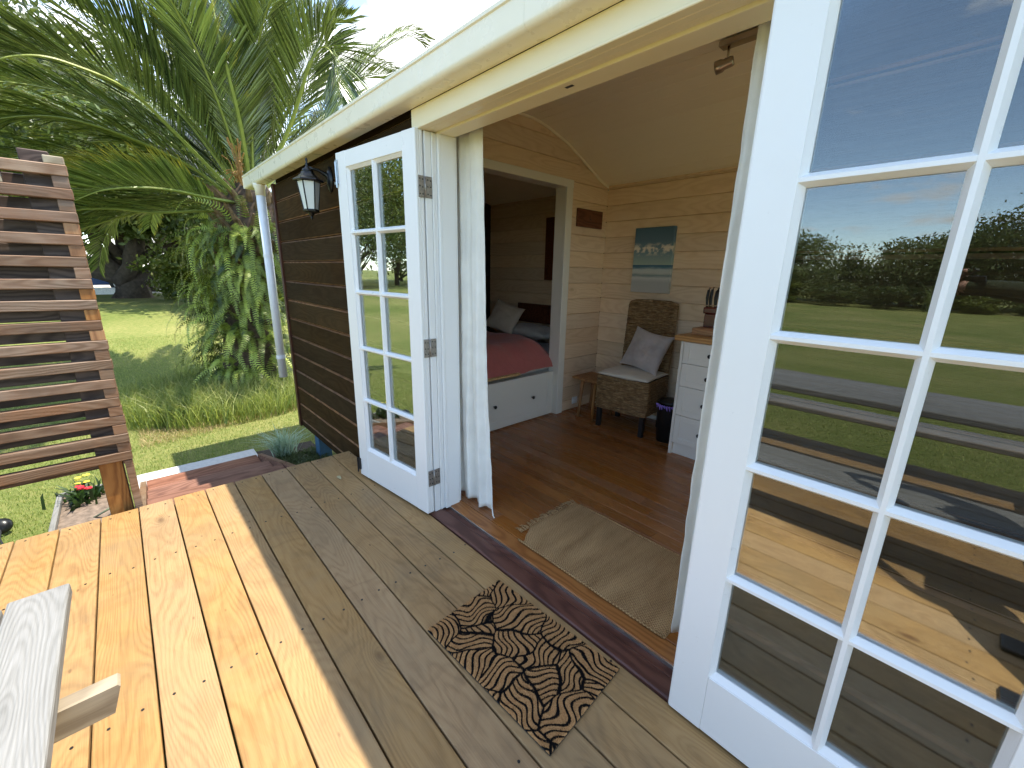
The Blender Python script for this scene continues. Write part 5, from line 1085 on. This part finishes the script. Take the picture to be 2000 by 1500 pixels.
def tree(name, loc, H, W, n, mat, label, cat='tree', group=None, seed=0, size=0.14, multi=1, trunk_r=0.2, lobes=None, low=0.25):
    loc = Vector(loc); t = empty(name, loc, label=label, cat=cat, group=group); r = random.Random(seed)
    L = lobes or [((r.uniform(-.35, .35) * W, r.uniform(-.35, .35) * W, H * r.uniform(low + .12, 0.80)), (W * r.uniform(.3, .5), W * r.uniform(.3, .5), H * r.uniform(.16, .28)), 1 / 7) for _ in range(7)]
    M = Matrix.Translation(loc); bm = nb()
    for k in range(multi):
        a = r.uniform(0, 6.28); b = Vector((math.cos(a), math.sin(a), 0)) * (0.12 * (multi > 1) * k ** .5); e = Vector(L[k % len(L)][0]) * 0.85; tube(bm, [b, b + Vector((0, 0, H * .12)), b.lerp(e, .45) + Vector((r.uniform(-.2, .2), r.uniform(-.2, .2), 0)), e], [trunk_r, trunk_r * .8, trunk_r * .55, trunk_r * .2], 8, True, M)
    for l in L[:5]:
        e = Vector(l[0]); s = Vector((0, 0, H * low * .7)); tube(bm, [s, s.lerp(e, .5) + Vector((0, 0, -.05 * H)), e], [trunk_r * .45, trunk_r * .3, trunk_r * .1], 6, True, M)
    fin('trunk', bm, M_BROWNBARK, t, smooth=True)
    mobj('crown', crown_mesh('crown', None, n, L, size, seed), mat, t, M); return t
# the many-stemmed tree on the far lawn and the greenery beyond it
tree('spreading_tree', (-21.5, 0.35, 0.15), 5.2, 5.0, 36000, M_LEAFS[0], 'dark many stemmed tree shading the far lawn in front of the blue car', seed=3, multi=7, trunk_r=0.42, size=0.12, low=0.35,
     lobes=[((-1, -2.5, 3.2), (1.9, 1.9, 1.0), .16), ((0.5, -1.0, 3.6), (1.8, 1.6, 1.1), .16), ((-.5, 1.0, 3.6), (1.9, 1.8, 1.1), .16), ((0, 3.0, 3.2), (1.9, 1.6, 1.3), .14), ((1.5, 0.4, 3.0), (1.3, 1.6, .8), .12), ((-2, -4.5, 3.0), (1.8, 1.8, 1.3), .13), ((-.5, 0, 4.6), (2.4, 2.6, .9), .13), ((4.2, -1.5, 4.3), (2.6, 2.4, .9), .14), ((4.6, 1.8, 4.0), (2.2, 2.0, .9), .12), ((3.6, -5.0, 4.2), (2.4, 2.2, 1.0), .12)])
tree('leafy_tree', (-25, -6.5, 0.15), 12.5, 9.0, 34000, M_LEAFS[0], 'tall leafy tree behind the slatted screen at the left', seed=5, trunk_r=0.3, size=0.15)
tree('leafy_tree', (-26, 1.2, 0.1), 9.5, 7.0, 26000, M_LEAFS[0], 'leafy tree right behind the crown of the palm', seed=8, trunk_r=0.25, size=0.14)
tree('leafy_tree', (-33, -2.5, 0.1), 14, 9, 20000, M_LEAFS[2], 'paler leafy tree far behind the spreading tree', seed=12, trunk_r=0.3, size=0.17)
tree('bush', (-15.5, 3.4, 0.0), 3.4, 3.0, 16000, M_LEAFS[0], 'dense dark bush just behind the palm trunk', cat='bush', seed=14, trunk_r=0.08, size=0.08, low=0.0)
tree('bush', (-19, 2.6, 0.1), 2.2, 2.6, 9000, M_LEAFS[2], 'light green bush between the palm and the driveway', cat='bush', seed=15, trunk_r=0.08, size=0.09, low=0.0)
# trees and shrubs beyond the lawn that the glass reflects
random.seed(77)
spec_ = [(-11.5, -40, 5.2, 6, 1), (-7, -43, 3.6, 7, 0), (-3.5, -40, 5.6, 6, 1), (0.5, -41, 7.4, 7, 0), (5, -42, 8.6, 7, 1), (10, -42, 8.0, 7, 0), (15, -40, 6.5, 6, 1), (-17, -39, 4.4, 6, 0), (-24, -36, 5.2, 7, 1), (-27, -27, 9.0, 8, 0), (-27, -20, 11.5, 9, 2), (-32, -14.5, 11, 9, 2), (-35, -22, 13, 9, 0), (-26, -13.0, 8.5, 7, 0), (-38, -30, 13, 9, 1)]
for i, (x, y, h, w_, mi) in enumerate(spec_):
    near = x < -20 and y > -20
    tree('boundary_tree', (x, y, gz(x, y)), h, w_, 18000 if near else 15000, M_LEAFS[mi], 'bushy tree in the row beyond the far side of the lawn', group='trees beyond the far side of the lawn', seed=40 + i, trunk_r=0.2, size=0.12 if near else 0.13, low=0.05)
for i in range(9):
    x = -13 + 3.3 * i + random.uniform(-.8, .8); y = -37 + random.uniform(-1, 1)
    tree('shrub', (x, y, -0.55), random.uniform(1.4, 2.4), random.uniform(2, 3), 4500, M_LEAFS[2 if i % 3 == 1 else 0], 'low shrub at the foot of the boundary trees', cat='shrub', group='shrubs at the foot of the boundary trees', seed=90 + i, trunk_r=0.05, size=0.09, low=0.0)
# flax clumps
for x, y in ((3.0, -35.5), (-1.5, -35.8)):
    reg = lambda n, x=x, y=y: (x + 0.22 * rs.randn(n), y + 0.22 * rs.randn(n))
    blades('flax_plant', 90, reg, 1.1, 1.9, 0.06, 0.1, M_LEAFS[1], 0.9, base=-0.55, label='spiky flax clump in front of the boundary trees', cat='plant', group='flax clumps in front of the boundary trees')
# blue car half hidden behind the tree
car = empty('parked_car', (-27.5, -1.6, 0.19), label='dark blue parked car half hidden behind the spreading tree', cat='car')
M_CARP = plain('dark_blue_car_paint', (0.012, 0.05, 0.18), 0.22, 0.3, 0.03); MCt = Matrix.Translation((-27.5, -1.3, 0.19))
prof = [(-2.15, 0.35), (-2.2, 0.75), (-1.9, 0.95), (-1.0, 1.02), (-0.55, 1.42), (0.95, 1.45), (1.65, 1.05), (2.15, 0.98), (2.2, 0.5), (2.1, 0.32)]
bm = nb(); prism(bm, prof, 'x', -0.85, 0.85, MCt); bmesh.ops.bevel(bm, geom=bm.edges[:], offset=0.06, segments=2, affect='EDGES'); fin('body', bm, M_CARP, car)
for s in (-1, 1):
    for q in ([(-0.88, 1.04), (-0.5, 1.36), (0.15, 1.38), (0.15, 1.03)], [(0.22, 1.03), (0.22, 1.38), (0.92, 1.38), (1.45, 1.06)]):
        bm = nb(); prism(bm, q, 'x', s * 0.845, s * 0.862, MCt); fin('window', bm, plain('dark_car_glass', (0.02, 0.025, 0.03), 0.05), car)
    for y in (-1.35, 1.35):
        bm = nb(); tube(bm, [(s * 0.68, y, 0.31), (s * 0.88, y, 0.31)], 0.32, 20, True, MCt); wl = fin('wheel', bm, M_BLACK, car); bm = nb(); tube(bm, [(s * 0.87, y, 0.31), (s * 0.895, y, 0.31)], 0.19, 16, True, MCt); fin('rim', bm, M_ZINC, wl)

# ================================================================== the photographer (stands at the right, outside the view; seen by shadow and in the glass)
M_SKIN = plain('skin', (0.46, 0.26, 0.18), 0.5, nz=0.06, scale=30); M_SHIRT = fabric('olive_shirt_fabric', (0.035, 0.045, 0.018), wrinkle=0.4); M_SHORT = fabric('dark_shorts_fabric', (0.05, 0.045, 0.04), wrinkle=0.4)
M_HAIR = plain('brown_hair', (0.05, 0.03, 0.02), 0.6, nz=0.4, scale=60, bump=0.6)
def person():
    J = {'pel': ((0.47, 0.10, 0.93), 0.135), 'bel': ((0.47, 0.10, 1.08), 0.130), 'che': ((0.46, 0.09, 1.28), 0.145), 'utr': ((0.455, 0.09, 1.40), 0.11), 'nek': ((0.44, 0.085, 1.49), 0.056), 'hd0': ((0.425, 0.08, 1.56), 0.075), 'hd1': ((0.415, 0.08, 1.63), 0.098), 'hd2': ((0.42, 0.08, 1.70), 0.080),
         'shR': ((0.45, 0.275, 1.405), 0.062), 'elR': ((0.30, 0.22, 1.33), 0.040), 'wrR': ((0.045, -0.015, 1.362), 0.026), 'paR': ((-0.05, -0.062, 1.362), 0.025), 'shL': ((0.45, -0.095, 1.405), 0.062), 'elL': ((0.22, -0.20, 1.32), 0.040), 'wrL': ((-0.015, -0.15, 1.362), 0.026), 'paL': ((-0.10, -0.125, 1.362), 0.025),
         'hpR': ((0.475, 0.195, 0.88), 0.095), 'knR': ((0.50, 0.235, 0.49), 0.058), 'anR': ((0.53, 0.265, 0.09), 0.038), 'toR': ((0.39, 0.285, 0.045), 0.034), 'hpL': ((0.475, 0.005, 0.88), 0.095), 'knL': ((0.50, -0.03, 0.49), 0.058), 'anL': ((0.54, -0.06, 0.09), 0.038), 'toL': ((0.40, -0.07, 0.045), 0.034)}
    E_ = ['pel bel', 'bel che', 'che utr', 'utr nek', 'nek hd0', 'hd0 hd1', 'hd1 hd2', 'utr shR', 'shR elR', 'elR wrR', 'wrR paR', 'utr shL', 'shL elL', 'elL wrL', 'wrL paL', 'pel hpR', 'hpR knR', 'knR anR', 'anR toR', 'pel hpL', 'hpL knL', 'knL anL', 'anL toL']
    names = list(J); me = bpy.data.meshes.new('person_skeleton'); me.from_pydata([J[n][0] for n in names], [tuple(names.index(q) for q in e.split()) for e in E_], [])
    o = bpy.data.objects.new('person_skeleton', me); COL.objects.link(o); md = o.modifiers.new('skin', 'SKIN'); md.use_smooth_shade = True; sb = o.modifiers.new('sub', 'SUBSURF'); sb.levels = 2; sb.render_levels = 2
    if not me.skin_vertices: bpy.context.view_layer.objects.active = o
    for i, n in enumerate(names):
        r_ = J[n][1]; v = me.skin_vertices[0].data[i]; v.radius = (r_, r_ * (1.0 if n not in ('che', 'bel', 'pel') else 1.15)); v.use_root = (n == 'pel')
    dg = bpy.context.evaluated_depsgraph_get(); dg.update(); m2 = bpy.data.meshes.new_from_object(o.evaluated_get(dg)); bpy.data.objects.remove(o)
    bm = nb(); bm.from_mesh(m2)
    # fingers closing on the phone
    for s, pa, end in ((1, Vector(J['paR'][0]), EYE - CR * 0.07), (-1, Vector(J['paL'][0]), EYE - CR * 0.13)):
        back_ = -_d
        for k, (l, off) in enumerate(((1.0, 0.030), (1.08, 0.010), (1.0, -0.010), (0.82, -0.028))):
            k0 = pa + CU * off * 0.9; k1 = end + CU * off * 1.2 + back_ * 0.042 + CR * s * 0.018; k2 = end + CU * off * 1.2 + back_ * 0.016 + CR * s * 0.014; k3 = k2 - CR * s * 0.034 * l + back_ * 0.004
            tube(bm, [k0, k1, k2, k3], [0.0105, 0.0095, 0.0085, 0.0065], 8)
        tube(bm, [pa - CU * 0.02, end - CU * 0.045 + back_ * 0.05 + CR * s * 0.01, end - CU * 0.043 + back_ * 0.022 - CR * s * 0.018], [0.013, 0.011, 0.008], 8)
    # face
    hc = Vector(J['hd1'][0])
    tube(bm, [hc + Vector((-0.088, 0, 0.03)), hc + Vector((-0.112, 0, -0.012)), hc + Vector((-0.092, 0, -0.022))], [0.007, 0.014, 0.008], 8)
    for s in (-1, 1):
        tube(bm, [hc + Vector((0.005, s * 0.084, 0.022)), hc + Vector((0.008, s * 0.094, 0.0)), hc + Vector((0.0, s * 0.086, -0.025))], [0.010, 0.014, 0.008], 8)
    tube(bm, [hc + Vector((-0.086, -0.024, -0.048)), hc + Vector((-0.096, 0, -0.050)), hc + Vector((-0.086, 0.024, -0.048))], [0.004, 0.007, 0.004], 6)
    bm.normal_update(); me = bpy.data.meshes.new('person'); bm.to_mesh(me); bm.free()
    for mt in (M_SKIN, M_SHIRT, M_SHORT): me.materials.append(mt)
    for p in me.polygons:
        c = p.center; p.use_smooth = True
        sleeve = (c.x < -0.03 and c.z > 0.8)
        if 0.95 < c.z < 1.455 and not sleeve: p.material_index = 1
        elif 0.50 < c.z <= 0.95: p.material_index = 2
    o = bpy.data.objects.new('person', me); link(o); props(o, label='person in a dark olive shirt and shorts holding up a phone with both hands', cat='person')
    bm = nb(); t = bmesh.new(); bmesh.ops.create_uvsphere(t, u_segments=24, v_segments=16, radius=1.0, matrix=Matrix.Translation(hc + Vector((0.012, 0, 0.03))) @ Matrix.Diagonal((0.112, 0.098, 0.108, 1)))
    bmesh.ops.delete(t, geom=[v for v in t.verts if v.co.z < hc.z - 0.02 or (v.co.x < hc.x - 0.055 and v.co.z < hc.z + 0.075)], context='VERTS'); add(bm, t); h = fin('hair', bm, M_HAIR, o, smooth=True)
    for s in (-1, 1):
        bm = nb(); t = bmesh.new(); bmesh.ops.create_uvsphere(t, u_segments=10, v_segments=8, radius=0.012, matrix=Matrix.Translation(hc + Vector((-0.085, s * 0.032, 0.012)))); add(bm, t); fin('eye', bm, plain('eye', (0.6, 0.6, 0.6), 0.1), o, smooth=True)
    for (x, y) in ((0.47, 0.277), (0.48, -0.066)):
        bm = nb(); box(bm, (x - 0.135, y - 0.05, 0.0008), (x + 0.12, y + 0.05, 0.022), 0.009, None, 2); tube(bm, [(x - 0.05, y - 0.047, 0.02), (x - 0.07, y, 0.085), (x - 0.05, y + 0.047, 0.02)], 0.008, 6); fin('sandal', bm, M_BLACK, o)
    pm = Matrix(((CR.x, CU.x, -_d.x, EYE.x), (CR.y, CU.y, -_d.y, EYE.y), (CR.z, CU.z, -_d.z, EYE.z), (0, 0, 0, 1)))
    bm = nb(); box(bm, (-0.142, -0.055, 0.008), (0.012, 0.018, 0.016), 0.003, pm, 2); fin('phone', bm, M_BLACK, None, label='black phone held up level in both hands by the person', cat='phone')
person()
